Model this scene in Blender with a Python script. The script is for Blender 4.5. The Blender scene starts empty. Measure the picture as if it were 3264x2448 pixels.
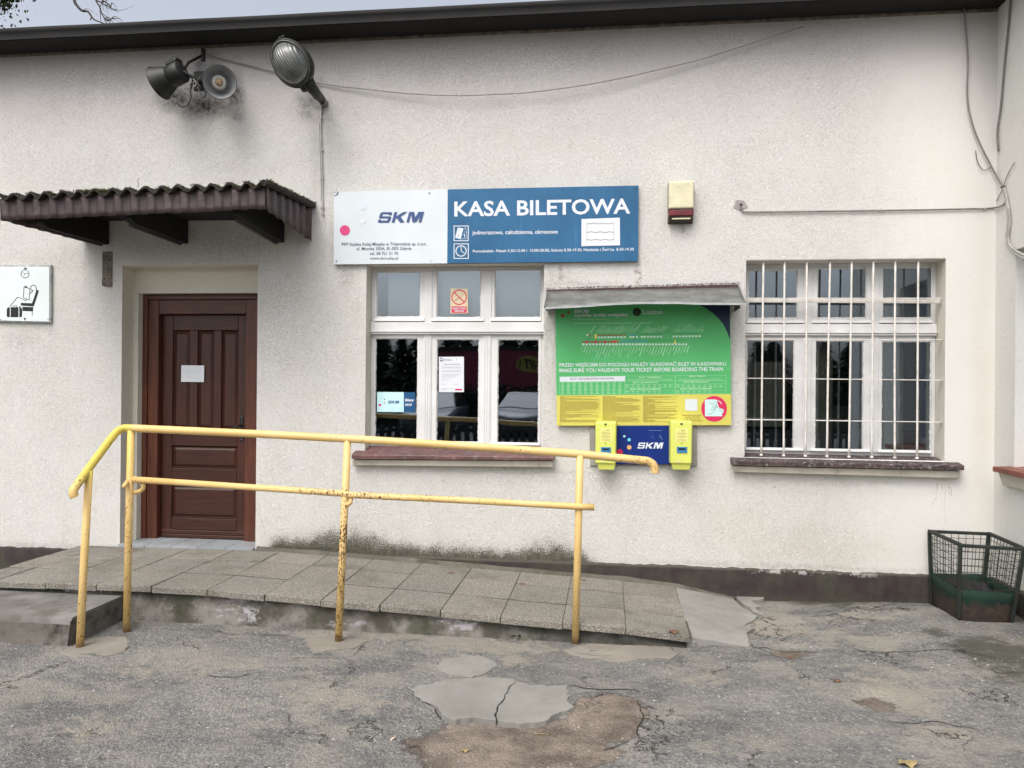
import bpy, bmesh, math, random
from mathutils import Vector, Matrix, noise as mnoise
random.seed(7)
PI = math.pi
scn = bpy.context.scene
COL = scn.collection

# ------------------------------------------------------------------ camera
F = 2515.0; PSI = math.radians(7.05); TH = 4/2515; RO = 0.009
CAM = Vector((0, -6.32, 1.65))
fw = Vector((-math.sin(PSI)*math.cos(TH), math.cos(PSI)*math.cos(TH), math.sin(TH)))
r0 = Vector((math.cos(PSI), math.sin(PSI), 0)); u0 = r0.cross(fw)
rt = r0*math.cos(RO)+u0*math.sin(RO); up = u0*math.cos(RO)-r0*math.sin(RO)
cd = bpy.data.cameras.new('camera'); cam = bpy.data.objects.new('camera', cd); COL.objects.link(cam)
cd.sensor_width = 36; cd.lens = F/3264*36; cd.clip_start = 0.05; cd.clip_end = 900
cam.matrix_world = Matrix(((rt.x, up.x, -fw.x, CAM.x), (rt.y, up.y, -fw.y, CAM.y), (rt.z, up.z, -fw.z, CAM.z), (0, 0, 0, 1)))
scn.camera = cam

# ------------------------------------------------------------------ light
SUN_EL = math.radians(55); SUN_ROT = math.radians(200)
w = bpy.data.worlds.new("World"); scn.world = w; w.use_nodes = True
wn = w.node_tree; wn.nodes.clear()
sky = wn.nodes.new('ShaderNodeTexSky'); sky.sky_type = 'NISHITA'; sky.sun_disc = False
sky.sun_elevation = SUN_EL; sky.sun_rotation = SUN_ROT; sky.dust_density = 6; sky.air_density = 1.0; sky.ozone_density = 1
hs = wn.nodes.new('ShaderNodeHueSaturation'); hs.inputs['Saturation'].default_value = 0.42; hs.inputs['Value'].default_value = 1.55
bg = wn.nodes.new('ShaderNodeBackground'); bg.inputs['Strength'].default_value = 0.15
wo = wn.nodes.new('ShaderNodeOutputWorld')
wn.links.new(sky.outputs[0], hs.inputs['Color']); wn.links.new(hs.outputs[0], bg.inputs[0]); wn.links.new(bg.outputs[0], wo.inputs[0])
sd = bpy.data.lights.new('sun', 'SUN'); sd.energy = 0.5; sd.angle = math.radians(30); sd.color = (1, 0.97, 0.93)
so = bpy.data.objects.new('sun', sd); COL.objects.link(so)
sdir = Vector((math.sin(SUN_ROT)*math.cos(SUN_EL), math.cos(SUN_ROT)*math.cos(SUN_EL), math.sin(SUN_EL)))
so.rotation_euler = sdir.to_track_quat('Z', 'Y').to_euler(); so.location = (0, -20, 30)
scn.view_settings.view_transform = 'Standard'; scn.view_settings.look = 'None'
scn.view_settings.gamma = 1; scn.view_settings.exposure = 0.12; scn.view_settings.use_curve_mapping = False
scn.cycles.max_bounces = 8; scn.cycles.transparent_max_bounces = 12
try: scn.cycles.use_denoising = True
except Exception: pass

# ------------------------------------------------------------------ measuring: photo pixel -> point on a real plane
def ray(x, y): return fw + rt*((x-1632)/F) - up*((y-1224)/F)
def P(x, y, Y=0.0):
    d = ray(x, y); return CAM + d*((Y-CAM.y)/d.y)
def G(x, y, Z=0.0):
    d = ray(x, y); return CAM + d*((Z-CAM.z)/d.z)
def XP(x, y, X0):
    d = ray(x, y); return CAM + d*((X0-CAM.x)/d.x)

# ------------------------------------------------------------------ mesh helpers
class MB:
    def __init__(s): s.v = []; s.f = []; s.sm = []
    def add(s, vs, fs, smooth=False):
        n = len(s.v); s.v += [tuple(v) for v in vs]
        for f in fs: s.f.append(tuple(i+n for i in f)); s.sm.append(smooth)
        return s
    def box(s, x0, x1, y0, y1, z0, z1):
        if x0 > x1: x0, x1 = x1, x0
        if y0 > y1: y0, y1 = y1, y0
        if z0 > z1: z0, z1 = z1, z0
        vs = [(x, y, z) for x in (x0, x1) for y in (y0, y1) for z in (z0, z1)]
        return s.add(vs, [(0, 1, 3, 2), (4, 6, 7, 5), (0, 4, 5, 1), (2, 3, 7, 6), (0, 2, 6, 4), (1, 5, 7, 3)])
    def hexa(s, c):   # 8 corners: bottom ring 0-3, top ring 4-7
        return s.add(c, [(3, 2, 1, 0), (4, 5, 6, 7), (0, 1, 5, 4), (1, 2, 6, 5), (2, 3, 7, 6), (3, 0, 4, 7)])
    def prism(s, pts, off):   # polygon pts extruded by vector off
        n = len(pts); off = Vector(off); a = [Vector(p) for p in pts]; b = [p+off for p in a]
        fs = [tuple(range(n)), tuple(range(2*n-1, n-1, -1))]
        fs += [(i, i+n, (i+1) % n+n, (i+1) % n) for i in range(n)]
        return s.add(a+b, fs)
    def beam(s, a, b, w, h, upv=(0, 0, 1)):
        a = Vector(a); b = Vector(b); d = (b-a).normalized(); sd_ = d.cross(Vector(upv)).normalized(); u_ = sd_.cross(d)
        c = []
        for p in (a, b):
            for (i, j) in ((-1, -1), (1, -1), (1, 1), (-1, 1)): c.append(p+sd_*i*w/2+u_*j*h/2)
        return s.add(c, [(3, 2, 1, 0), (4, 5, 6, 7), (0, 1, 5, 4), (1, 2, 6, 5), (2, 3, 7, 6), (3, 0, 4, 7)])
    def tube(s, pts, r, seg=12, caps=True):
        pts = [Vector(p) for p in pts]; n = len(pts); rings = []
        t0 = (pts[1]-pts[0]).normalized()
        ref = Vector((0, 0, 1)) if abs(t0.z) < 0.9 else Vector((1, 0, 0))
        nr = t0.cross(ref).normalized()
        for i, p in enumerate(pts):
            if i == 0: t = pts[1]-pts[0]
            elif i == n-1: t = pts[-1]-pts[-2]
            else: t = (pts[i+1]-pts[i]).normalized()+(pts[i]-pts[i-1]).normalized()
            t.normalize(); nr = (nr-t*nr.dot(t)).normalized(); bn = t.cross(nr)
            rr = r(i/(n-1)) if callable(r) else r
            rings.append([p+(nr*math.cos(a)+bn*math.sin(a))*rr for a in [2*PI*k/seg for k in range(seg)]])
        vs = [v for rg in rings for v in rg]; fs = []
        for i in range(n-1):
            for k in range(seg):
                a = i*seg+k; b = i*seg+(k+1) % seg; fs.append((a, b, b+seg, a+seg))
        s.add(vs, fs, True)
        if caps:
            m = len(s.v)-len(vs); s.f.append(tuple(m+k for k in range(seg-1, -1, -1))); s.sm.append(False)
            s.f.append(tuple(m+(n-1)*seg+k for k in range(seg))); s.sm.append(False)
        return s
    def lathe(s, prof, o, axis, seg=32, smooth=True, sx=1.0, xdir=None):
        o = Vector(o); ax = Vector(axis).normalized()
        e = Vector(xdir) if xdir else (ax.cross(Vector((0, 0, 1))) if abs(ax.z) < .95 else ax.cross(Vector((1, 0, 0))))
        e = (e-ax*e.dot(ax)).normalized(); g = ax.cross(e)
        vs = []
        for (r, h) in prof:
            for k in range(seg):
                a = 2*PI*k/seg; vs.append(o+ax*h+e*(r*sx*math.cos(a))+g*(r*math.sin(a)))
        fs = [(i*seg+k, i*seg+(k+1) % seg, (i+1)*seg+(k+1) % seg, (i+1)*seg+k) for i in range(len(prof)-1) for k in range(seg)]
        return s.add(vs, fs, smooth)
    def disc(s, c, n, r, seg=28):
        c = Vector(c); n = Vector(n).normalized(); e = n.cross(Vector((0.01, 0, 1))).normalized(); g = n.cross(e)
        return s.add([c+(e*math.cos(2*PI*k/seg)+g*math.sin(2*PI*k/seg))*r for k in range(seg)], [tuple(range(seg))])
    def build(s, name, mat, parent=None, bevel=0.0, seg=2, fix=True):
        me = bpy.data.meshes.new(name); me.from_pydata(s.v, [], s.f)
        for p, sm in zip(me.polygons, s.sm): p.use_smooth = sm
        if fix:
            bm = bmesh.new(); bm.from_mesh(me); bmesh.ops.recalc_face_normals(bm, faces=bm.faces); bm.to_mesh(me); bm.free()
        me.update()
        o = bpy.data.objects.new(name, me); COL.objects.link(o)
        if mat: me.materials.append(mat)
        if parent is not None: attach(o, parent)
        if bevel:
            m = o.modifiers.new('bevel', 'BEVEL'); m.width = bevel; m.segments = seg; m.limit_method = 'ANGLE'; m.angle_limit = math.radians(35)
        return o
def attach(o, parent):
    o.parent = parent; par = parent; off = Vector((0, 0, 0))
    while par is not None: off += Vector(par.location) if par.type == 'EMPTY' else Vector((0, 0, 0)); par = None
    root = parent
    o.matrix_parent_inverse = Matrix.Translation(-off) if parent.type == 'EMPTY' else Matrix.Identity(4)
def tag(o, label, cat, group=None, kind=None):
    if label: o['label'] = label
    if cat: o['category'] = cat
    if group: o['group'] = group
    if kind: o['kind'] = kind
    return o
def thing(name, loc, label, cat, group=None):
    o = bpy.data.objects.new(name, None); COL.objects.link(o); o.location = loc; o.empty_display_size = 0.1
    return tag(o, label, cat, group)
def struct(o): o['kind'] = 'structure'; return o
def arc(c, r, a0, a1, n, e, g): return [Vector(c)+Vector(e)*r*math.cos(a0+(a1-a0)*i/n)+Vector(g)*r*math.sin(a0+(a1-a0)*i/n) for i in range(n+1)]
def smooth_path(pts, n=8):
    pts = [Vector(p) for p in pts]; out = []
    for i in range(len(pts)-1):
        p0 = pts[max(i-1, 0)]; p1 = pts[i]; p2 = pts[i+1]; p3 = pts[min(i+2, len(pts)-1)]
        for k in range(n):
            t = k/n
            out.append(0.5*((2*p1)+(p2-p0)*t+(2*p0-5*p1+4*p2-p3)*t*t+(3*p1-p0-3*p2+p3)*t**3))
    out.append(pts[-1]); return out

# ------------------------------------------------------------------ lettering
_tc = {}
def glyphs(s, bold=0.0, shear=0.0, spacing=1.0):
    k = (s, bold, shear, spacing)
    if k in _tc: return _tc[k]
    c = bpy.data.curves.new('t', 'FONT'); c.body = s; c.size = 1; c.offset = bold; c.shear = shear; c.space_character = spacing
    c.resolution_u = 3; c.fill_mode = 'FRONT'
    o = bpy.data.objects.new('t', c); COL.objects.link(o)
    dg = bpy.context.evaluated_depsgraph_get(); oe = o.evaluated_get(dg); me = oe.to_mesh()
    vs = [(v.co.x, v.co.y) for v in me.vertices]; fs = [tuple(p.vertices) for p in me.polygons]
    oe.to_mesh_clear(); bpy.data.objects.remove(o); bpy.data.curves.remove(c)
    xs = [v[0] for v in vs] or [0, 1]; ys = [v[1] for v in vs] or [0, 1]
    x0, x1, y0, y1 = min(xs), max(xs), min(ys), max(ys)
    vs = [((x-x0)/(x1-x0 or 1), (y-y0)/(y1-y0 or 1)) for x, y in vs]
    _tc[k] = (vs, fs); return _tc[k]
def text_px(mb, s, x0, y0, x1, y1, Y, slope=0.0, bold=0.0, shear=0.0, spacing=1.0, mapf=None):
    """ink box of the text in photo pixels (y0 top, y1 bottom at x0), laid on the plane y=Y"""
    vs, fs = glyphs(s, bold, shear, spacing); out = []
    for (a, b) in vs:
        px = x0+(x1-x0)*a; py = y1+(y0-y1)*b+slope*(px-x0)
        out.append(mapf(px, py) if mapf else P(px, py, Y))
    mb.add(out, fs)
def emblem_px(mb, x0, y0, x1, y1, Y, slope=0.0):
    """wide slanted three-letter emblem"""
    S = [[(.16, 1), (1.02, 1), (1.13, .93), (1.13, .70), (.86, .70), (.86, .80), (.27, .80), (.06, .93)], [(.0, .88), (.06, .94), (.27, .81), (.27, .60), (.0, .47)], [(.0, .48), (.07, .41), (.86, .41), (1.06, .60), (.26, .60), (.08, .58)],
         [(.86, .20), (1.08, .07), (1.15, .16), (1.15, .50), (1.05, .60), (.86, .42)], [(.0, .06), (.08, 0), (1.02, 0), (1.10, .06), (.88, .20), (.27, .20), (.0, .20)], [(.0, .19), (.27, .19), (.27, .31), (.0, .31)],
         [(1.32, 0), (1.60, 0), (1.60, 1), (1.32, 1)], [(1.59, .40), (1.86, .40), (2.56, 1), (2.16, 1), (1.59, .58)], [(1.70, .44), (2.12, 0), (2.56, 0), (1.98, .60)],
         [(2.72, 0), (2.98, 0), (2.98, 1), (2.72, 1)], [(2.97, 1), (3.20, 1), (3.64, .0), (3.30, .0), (2.97, .78)], [(3.88, 1), (3.62, 1), (3.34, .25), (3.64, .0), (3.88, .62)], [(3.87, 0), (4.14, 0), (4.14, 1), (3.87, 1)]]
    W = 4.14+.27
    for i, pl in enumerate(S):
        q = []
        for (a, b) in pl:
            px = x0+(x1-x0)*(a+.27*b)/W; py = y1+(y0-y1)*b+slope*(px-x0); q.append(P(px, py, Y-.00012*i))
        mb.add(q, [tuple(range(len(q)))])
def poly_px(mb, pts, Y, th=0.0):
    q = [P(x, y, Y) for x, y in pts]
    if th: mb.prism(q, (0, th, 0))
    else: mb.add(q, [tuple(range(len(q)))])
def circ_px(mb, cx, cy, r, Y, seg=24, th=0.0, ry=None):
    poly_px(mb, [(cx+r*math.cos(2*PI*k/seg), cy+(ry or r)*math.sin(2*PI*k/seg)) for k in range(seg)], Y, th)
def ring_px(mb, cx, cy, r, w_, Y, seg=36):
    vs = []; 
    for k in range(seg):
        a = 2*PI*k/seg
        vs += [P(cx+r*math.cos(a), cy+r*math.sin(a), Y), P(cx+(r-w_)*math.cos(a), cy+(r-w_)*math.sin(a), Y)]
    mb.add(vs, [(2*k, 2*((k+1) % seg), 2*((k+1) % seg)+1, 2*k+1) for k in range(seg)])
def line_px(mb, pts, w_, Y):
    for (xa, ya), (xb, yb) in zip(pts, pts[1:]):
        dx, dy = xb-xa, yb-ya; L = math.hypot(dx, dy) or 1; nx, ny = -dy/L*w_/2, dx/L*w_/2
        mb.add([P(xa+nx, ya+ny, Y), P(xb+nx, yb+ny, Y), P(xb-nx, yb-ny, Y), P(xa-nx, ya-ny, Y)], [(0, 1, 2, 3)])
def rect_px(mb, x0, y0, x1, y1, Y, th=0.0, s=0.0):
    poly_px(mb, [(x0, y0), (x1, y0+s*(x1-x0)), (x1, y1+s*(x1-x0)), (x0, y1)], Y, th)

# ------------------------------------------------------------------ materials
class NT:
    def __init__(s, name):
        s.m = bpy.data.materials.new(name); s.m.use_nodes = True; s.t = s.m.node_tree; s.t.nodes.clear()
        s.out = s.t.nodes.new('ShaderNodeOutputMaterial'); s.b = s.t.nodes.new('ShaderNodeBsdfPrincipled')
        s.t.links.new(s.b.outputs[0], s.out.inputs[0]); s._co = None
    def n(s, typ, ins=None, **props):
        nd = s.t.nodes.new(typ)
        for k, v in props.items(): setattr(nd, k, v)
        for k, v in (ins or {}).items(): s.set(nd.inputs[k], v)
        return nd
    def set(s, inp, v):
        if hasattr(v, 'links') or isinstance(v, bpy.types.NodeSocket): s.t.links.new(v, inp)
        else:
            if inp.type == 'RGBA' and isinstance(v, (tuple, list)) and len(v) == 3: v = (*v, 1)
            inp.default_value = v
    def co(s):
        if s._co is None: s._co = s.n('ShaderNodeTexCoord').outputs['Object']
        return s._co
    def sc(s, sx, sy, sz, v=None): return s.n('ShaderNodeMapping', {'Vector': v or s.co(), 'Scale': (sx, sy, sz)}).outputs[0]
    def ma(s, op, a, b=0.0, c=None, clamp=False):
        nd = s.n('ShaderNodeMath', {0: a, 1: b}, operation=op, use_clamp=clamp)
        if c is not None: s.set(nd.inputs[2], c)
        return nd.outputs[0]
    def noise(s, scale, detail=4, rough=.55, v=None, dist=0.0, col=False):
        nd = s.n('ShaderNodeTexNoise', {'Vector': v or s.co(), 'Scale': scale, 'Detail': detail, 'Roughness': rough, 'Distortion': dist})
        return nd.outputs[1 if col else 0]
    def voro(s, scale, v=None, feature='F1', out=0): return s.n('ShaderNodeTexVoronoi', {'Vector': v or s.co(), 'Scale': scale}, feature=feature).outputs[out]
    def step(s, v, a, b, lo=0.0, hi=1.0):
        return s.n('ShaderNodeMapRange', {'Value': v, 'From Min': a, 'From Max': b, 'To Min': lo, 'To Max': hi}, interpolation_type='SMOOTHSTEP').outputs[0]
    def mix(s, f, a, b, mode='MIX'):
        nd = s.n('ShaderNodeMix', data_type='RGBA', blend_type=mode); s.set(nd.inputs[0], f); s.set(nd.inputs[6], a); s.set(nd.inputs[7], b); return nd.outputs[2]
    def xyz(s, v=None): return s.n('ShaderNodeSeparateXYZ', {0: v or s.co()}).outputs
    def bump(s, h, strength=.5, dist=.01, normal=None):
        d = {'Height': h, 'Strength': strength, 'Distance': dist}
        nd = s.n('ShaderNodeBump', d)
        if normal: s.set(nd.inputs['Normal'], normal)
        return nd.outputs[0]
    def fin(s, col, rough=.7, normal=None, **k):
        s.set(s.b.inputs['Base Color'], col); s.set(s.b.inputs['Roughness'], rough)
        if normal: s.set(s.b.inputs['Normal'], normal)
        for a, v in k.items(): s.set(s.b.inputs[a.replace('_', ' ')], v)
        return s.m
def C(r, g, b):   # sRGB 0-255 -> linear
    f = lambda c: (c/255/12.92) if c/255 <= .04045 else ((c/255+.055)/1.055)**2.4
    return (f(r), f(g), f(b))
def simple(name, col, rough=.6, var=.12, scale=6, bump=0.0, bscale=60, metallic=0.0, spec=.5, dirt=None, dirt_amt=0.0):
    t = NT(name); n1 = t.noise(scale, 5, .6)
    c = t.mix(t.step(n1, .3, .7), tuple(x*(1-var) for x in col), tuple(min(1, x*(1+var)) for x in col))
    if dirt: c = t.mix(t.ma('MULTIPLY', t.step(t.noise(scale*2.3, 7, .7), .5, .72), dirt_amt), c, dirt)
    nm = t.bump(t.noise(bscale, 4, .6), bump, .004) if bump else None
    return t.fin(c, rough, nm, Metallic=metallic, Specular_IOR_Level=spec)
def ink(name, col, rough=.5):
    return simple(name, col, rough, var=.05, scale=20, spec=.4)
# ------------------------------------------------------------------ facade render (rough plaster with its stains and painted eave shade)
def ell(t, X, Z, cx, cz, rx, rz, soft=1.0):
    a = t.ma('DIVIDE', t.ma('SUBTRACT', X, cx), rx); b = t.ma('DIVIDE', t.ma('SUBTRACT', Z, cz), rz)
    d = t.ma('SQRT', t.ma('ADD', t.ma('MULTIPLY', a, a), t.ma('MULTIPLY', b, b)))
    return t.step(d, 1.0, 1.0-soft, 0.0, 1.0)
def summed(t, L):
    r = L[0]
    for q in L[1:]: r = t.ma('MAXIMUM', r, q)
    return r
def px_ell(t, X, Z, px, py, rx, ry, amt=1.0, soft=1.0, Y=0.0):
    c = P(px, py, Y); k = (P(px+10, py, Y)-P(px, py, Y)).x/10
    return t.ma('MULTIPLY', ell(t, X, Z, c.x, c.z, rx*k, ry*k, soft), amt)
def plaster(name, base, stains=True, rough_amt=1.0):
    t = NT(name); co = t.co()
    wob = t.noise(3.2, 5, .6, col=True); wv = t.n('ShaderNodeVectorMath', {0: wob, 1: (.5, .5, .5)}, operation='SUBTRACT').outputs[0]
    wv = t.n('ShaderNodeVectorMath', {0: wv, 3: .55}, operation='SCALE').outputs[0]
    cw = t.n('ShaderNodeVectorMath', {0: co, 1: wv}, operation='ADD').outputs[0]
    X, Y_, Z = t.xyz(cw)
    XX, YY, ZZ = t.xyz(co)
    # thrown render: worm-like ridges and pits
    nf = t.noise(95, 3, .62); nm_ = t.noise(52, 3, .55, v=t.sc(1, 1, 1.4), dist=.8); vo = t.voro(62, v=t.sc(1, 1, 1.3))
    worm = t.ma('ABSOLUTE', t.ma('SUBTRACT', t.noise(72, 2, .5, v=t.sc(1, 1, 1.35), dist=1.3), .5))
    h = t.ma('ADD', t.ma('MULTIPLY', nf, .45), t.ma('ADD', t.ma('MULTIPLY', nm_, .8), t.ma('MULTIPLY', t.step(worm, 0, .09), .35)))
    patch = t.step(t.noise(1.3, 6, .72), .30, .72)          # rougher and smoother areas
    strength = t.ma('MULTIPLY', t.ma('MULTIPLY', t.ma('MULTIPLY_ADD', patch, .12, .72), t.step(XX, 2.7, 1.6, .35, 1)), rough_amt)
    big = t.step(t.noise(.9, 5, .6), .3, .72); mid = t.step(t.noise(4.0, 5, .62), .32, .7)
    c = t.mix(big, tuple(x*.965 for x in base), base)
    c = t.mix(t.ma('MULTIPLY', mid, .25), c, (base[0]*.93, base[1]*.90, base[2]*.82))
    # streaks washed down the wall
    stv = t.sc(7, 7, .55); st = t.step(t.noise(1.6, 6, .65, v=stv), .50, .78)
    c = t.mix(t.ma('MULTIPLY', st, .09), c, (.42, .41, .36))
    pits = t.step(t.noise(62, 2, .5, v=t.sc(1, 1, 1.5), dist=1.6), .37, .325)  # dirt in the pits
    pits2 = t.step(t.noise(118, 2, .6, dist=.8), .37, .32)
    if stains:
        ws_ = t.n('ShaderNodeVectorMath', {0: t.noise(9, 5, .7, col=True), 1: (.5, .5, .5)}, operation='SUBTRACT').outputs[0]
        X2, _y, Z2_ = t.xyz(t.n('ShaderNodeVectorMath', {0: co, 1: t.n('ShaderNodeVectorMath', {0: ws_, 3: .11}, operation='SCALE').outputs[0]}, operation='ADD').outputs[0])
        e = lambda px, py, rx, ry, *a, **k: px_ell(t, X2 if min(rx, ry) < 70 else X, Z2_ if min(rx, ry) < 70 else Z, px, py, rx, ry, *a, **k)
        soot = summed(t, [e(655, 335, 150, 62, 1.0), e(735, 300, 85, 90, 1.0), e(560, 315, 100, 62, .95), e(1000, 330, 70, 80, .7), e(655, 230, 75, 70, .5)])
        algae = summed(t, [e(1080, 1730, 250, 62, 1.0, soft=.8), e(880, 1745, 130, 50, .9, soft=.8), e(1330, 1760, 300, 50, .8, soft=.8),
                           e(1740, 1735, 140, 78, .85, soft=.9), e(1560, 1775, 180, 45, .8)])
        grime = summed(t, [e(300, 560, 420, 120, .38), e(760, 520, 300, 110, .38), e(620, 800, 460, 90, .45),
                           e(80, 1080, 120, 55, .6), e(1110, 890, 40, 60, .6), e(1800, 880, 35, 60, .6), e(1745, 1010, 20, 190, .9), e(1108, 880, 50, 75, .8), e(1760, 880, 26, 60, .7), e(1640, 1500, 560, 14, .5), e(2700, 1540, 420, 16, .5), e(2330, 1500, 14, 60, .6), e(200, 830, 220, 60, .45),
                           e(150, 1100, 200, 400, .28), e(1003, 500, 26, 200, .45), e(1790, 905, 260, 16, .9), e(2280, 905, 130, 12, .6), e(2170, 720, 60, 30, .7),
                           e(120, 1740, 260, 20, .8), e(2560, 1808, 900, 16, .75)])
        rust = summed(t, [e(2033, 875, 18, 55, 1.0), e(1788, 868, 16, 45, .8), e(2176, 722, 10, 40, .7)])
        top = t.step(ZZ, 3.3, 4.6); eave_shade = t.ma('MULTIPLY', top, t.step(t.noise(.8, 3, .5), .2, .8, .8, 1))
        warm = summed(t, [e(2600, 1740, 420, 90, .5), e(2330, 1690, 200, 110, .35), e(620, 900, 260, 60, .5), e(3130, 1300, 60, 900, .35)])
        c = t.mix(t.ma('MULTIPLY', warm, .55), c, (.58, .52, .38))
        c = t.mix(t.ma('MULTIPLY', eave_shade, .72), c, (.41, .38, .388))  # shade under the eave, painted into the wall colour
        gn = t.step(t.noise(26, 5, .68), .38, .62)
        c = t.mix(t.ma('MULTIPLY', t.ma('MULTIPLY', grime, t.ma('MULTIPLY_ADD', gn, .6, .4)), .46), c, (.27, .265, .225))
        c = t.mix(t.ma('MULTIPLY', soot, t.ma('MULTIPLY_ADD', gn, .4, .66)), c, (.045, .047, .045))
        hx_ = t.ma('ADD', .17, t.ma('ADD', t.ma('MULTIPLY', t.noise(2.2, 4, .6, v=t.sc(1, 1, .2)), .16), t.ma('MULTIPLY', t.ma('MAXIMUM', ell(t, XX, .0, -.45, .0, .38, 1, 1), ell(t, XX, .0, -2.15, .0, .6, 1, 1)), .17)))
        zb_ = t.ma('MULTIPLY_ADD', t.step(XX, -2.9, -.3, 0, 1), -.04, .235)
        gr_ = t.ma('SUBTRACT', 1.0, t.ma('DIVIDE', t.ma('SUBTRACT', ZZ, zb_), hx_), clamp=True)
        gr_ = t.ma('MULTIPLY', gr_, t.ma('MULTIPLY', t.step(XX, -3.0, -2.75), t.step(XX, .15, -.25)))
        fleck = t.step(t.ma('ADD', t.ma('ADD', t.ma('MULTIPLY', t.noise(95, 4, .8), .85), t.ma('MULTIPLY', t.noise(9, 4, .6), .3)), t.ma('MULTIPLY', gr_, .56)), .82, 1.0)
        c = t.mix(t.ma('MULTIPLY', t.ma('MULTIPLY', gr_, gr_), .55), c, (.20, .195, .145))
        c = t.mix(t.ma('MULTIPLY', fleck, .93), c, t.mix(gn, (.05, .05, .036), (.11, .10, .065)))
        c = t.mix(t.ma('MULTIPLY', rust, gn), c, (.20, .11, .05))
        den = t.ma('ADD', t.step(XX, 2.6, 1.4, .12, .40), t.ma('ADD', t.ma('MULTIPLY', patch, .06), t.ma('MULTIPLY', t.ma('ADD', grime, soot), .38)), clamp=True)
        # hairline cracks running down under the barred window
        ck = t.ma('ABSOLUTE', t.ma('SUBTRACT', t.noise(2.6, 3, .6, v=t.sc(3.2, 1, .8)), .5))
        ckm = t.ma('MULTIPLY', t.step(ck, .006, .0), e(3010, 1600, 60, 110, 1.0, soft=.6))
        c = t.mix(t.ma('MULTIPLY', ckm, .7), c, (.22, .17, .11))
    else:
        den = .35
    c = t.mix(t.ma('MULTIPLY', pits, den), c, (.17, .16, .145))
    c = t.mix(t.ma('MULTIPLY', pits2, t.ma('MULTIPLY', den, .75)), c, (.21, .20, .18))
    nrm = t.n('ShaderNodeBump', {'Height': h, 'Strength': strength, 'Distance': .0105}).outputs[0]
    return t.fin(c, .93, nrm, Specular_IOR_Level=.2)
WALLC = (.775, .765, .735)
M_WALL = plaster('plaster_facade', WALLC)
M_WALL2 = plaster('plaster_side_wall', (.70, .70, .665), stains=False, rough_amt=.45)
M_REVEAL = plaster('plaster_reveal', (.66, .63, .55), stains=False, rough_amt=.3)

def mk_plinth():
    t = NT('plinth_paint'); n1 = t.noise(5, 6, .65); n2 = t.noise(17, 6, .7); X, Y, Z = t.xyz()
    c = t.mix(t.step(n1, .35, .65), (.027, .0175, .020), (.040, .037, .027))
    c = t.mix(t.ma('MULTIPLY', t.step(n2, .52, .7), .6), c, (.035, .037, .028))
    edge = t.ma('MULTIPLY', t.step(Z, .205, .235), t.ma('MULTIPLY', t.step(X, .9, 1.2), t.step(X, 2.2, 1.8)))
    c = t.mix(t.ma('MULTIPLY', edge, t.step(t.noise(11, 6, .75), .52, .57)), c, (.42, .41, .40))
    c = t.mix(t.step(t.noise(8, 7, .8), .70, .73), c, (.36, .36, .34)); c = t.mix(t.step(Z, .222, .245, 0, .6), c, (.10, .095, .075))
    wet = t.step(Z, .10, -.02); c = t.mix(t.ma('MULTIPLY', wet, .6), c, (.05, .052, .035))
    return t.fin(c, .75, t.bump(n2, .6, .012), Specular_IOR_Level=.3)
M_PLINTH = mk_plinth()

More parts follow.
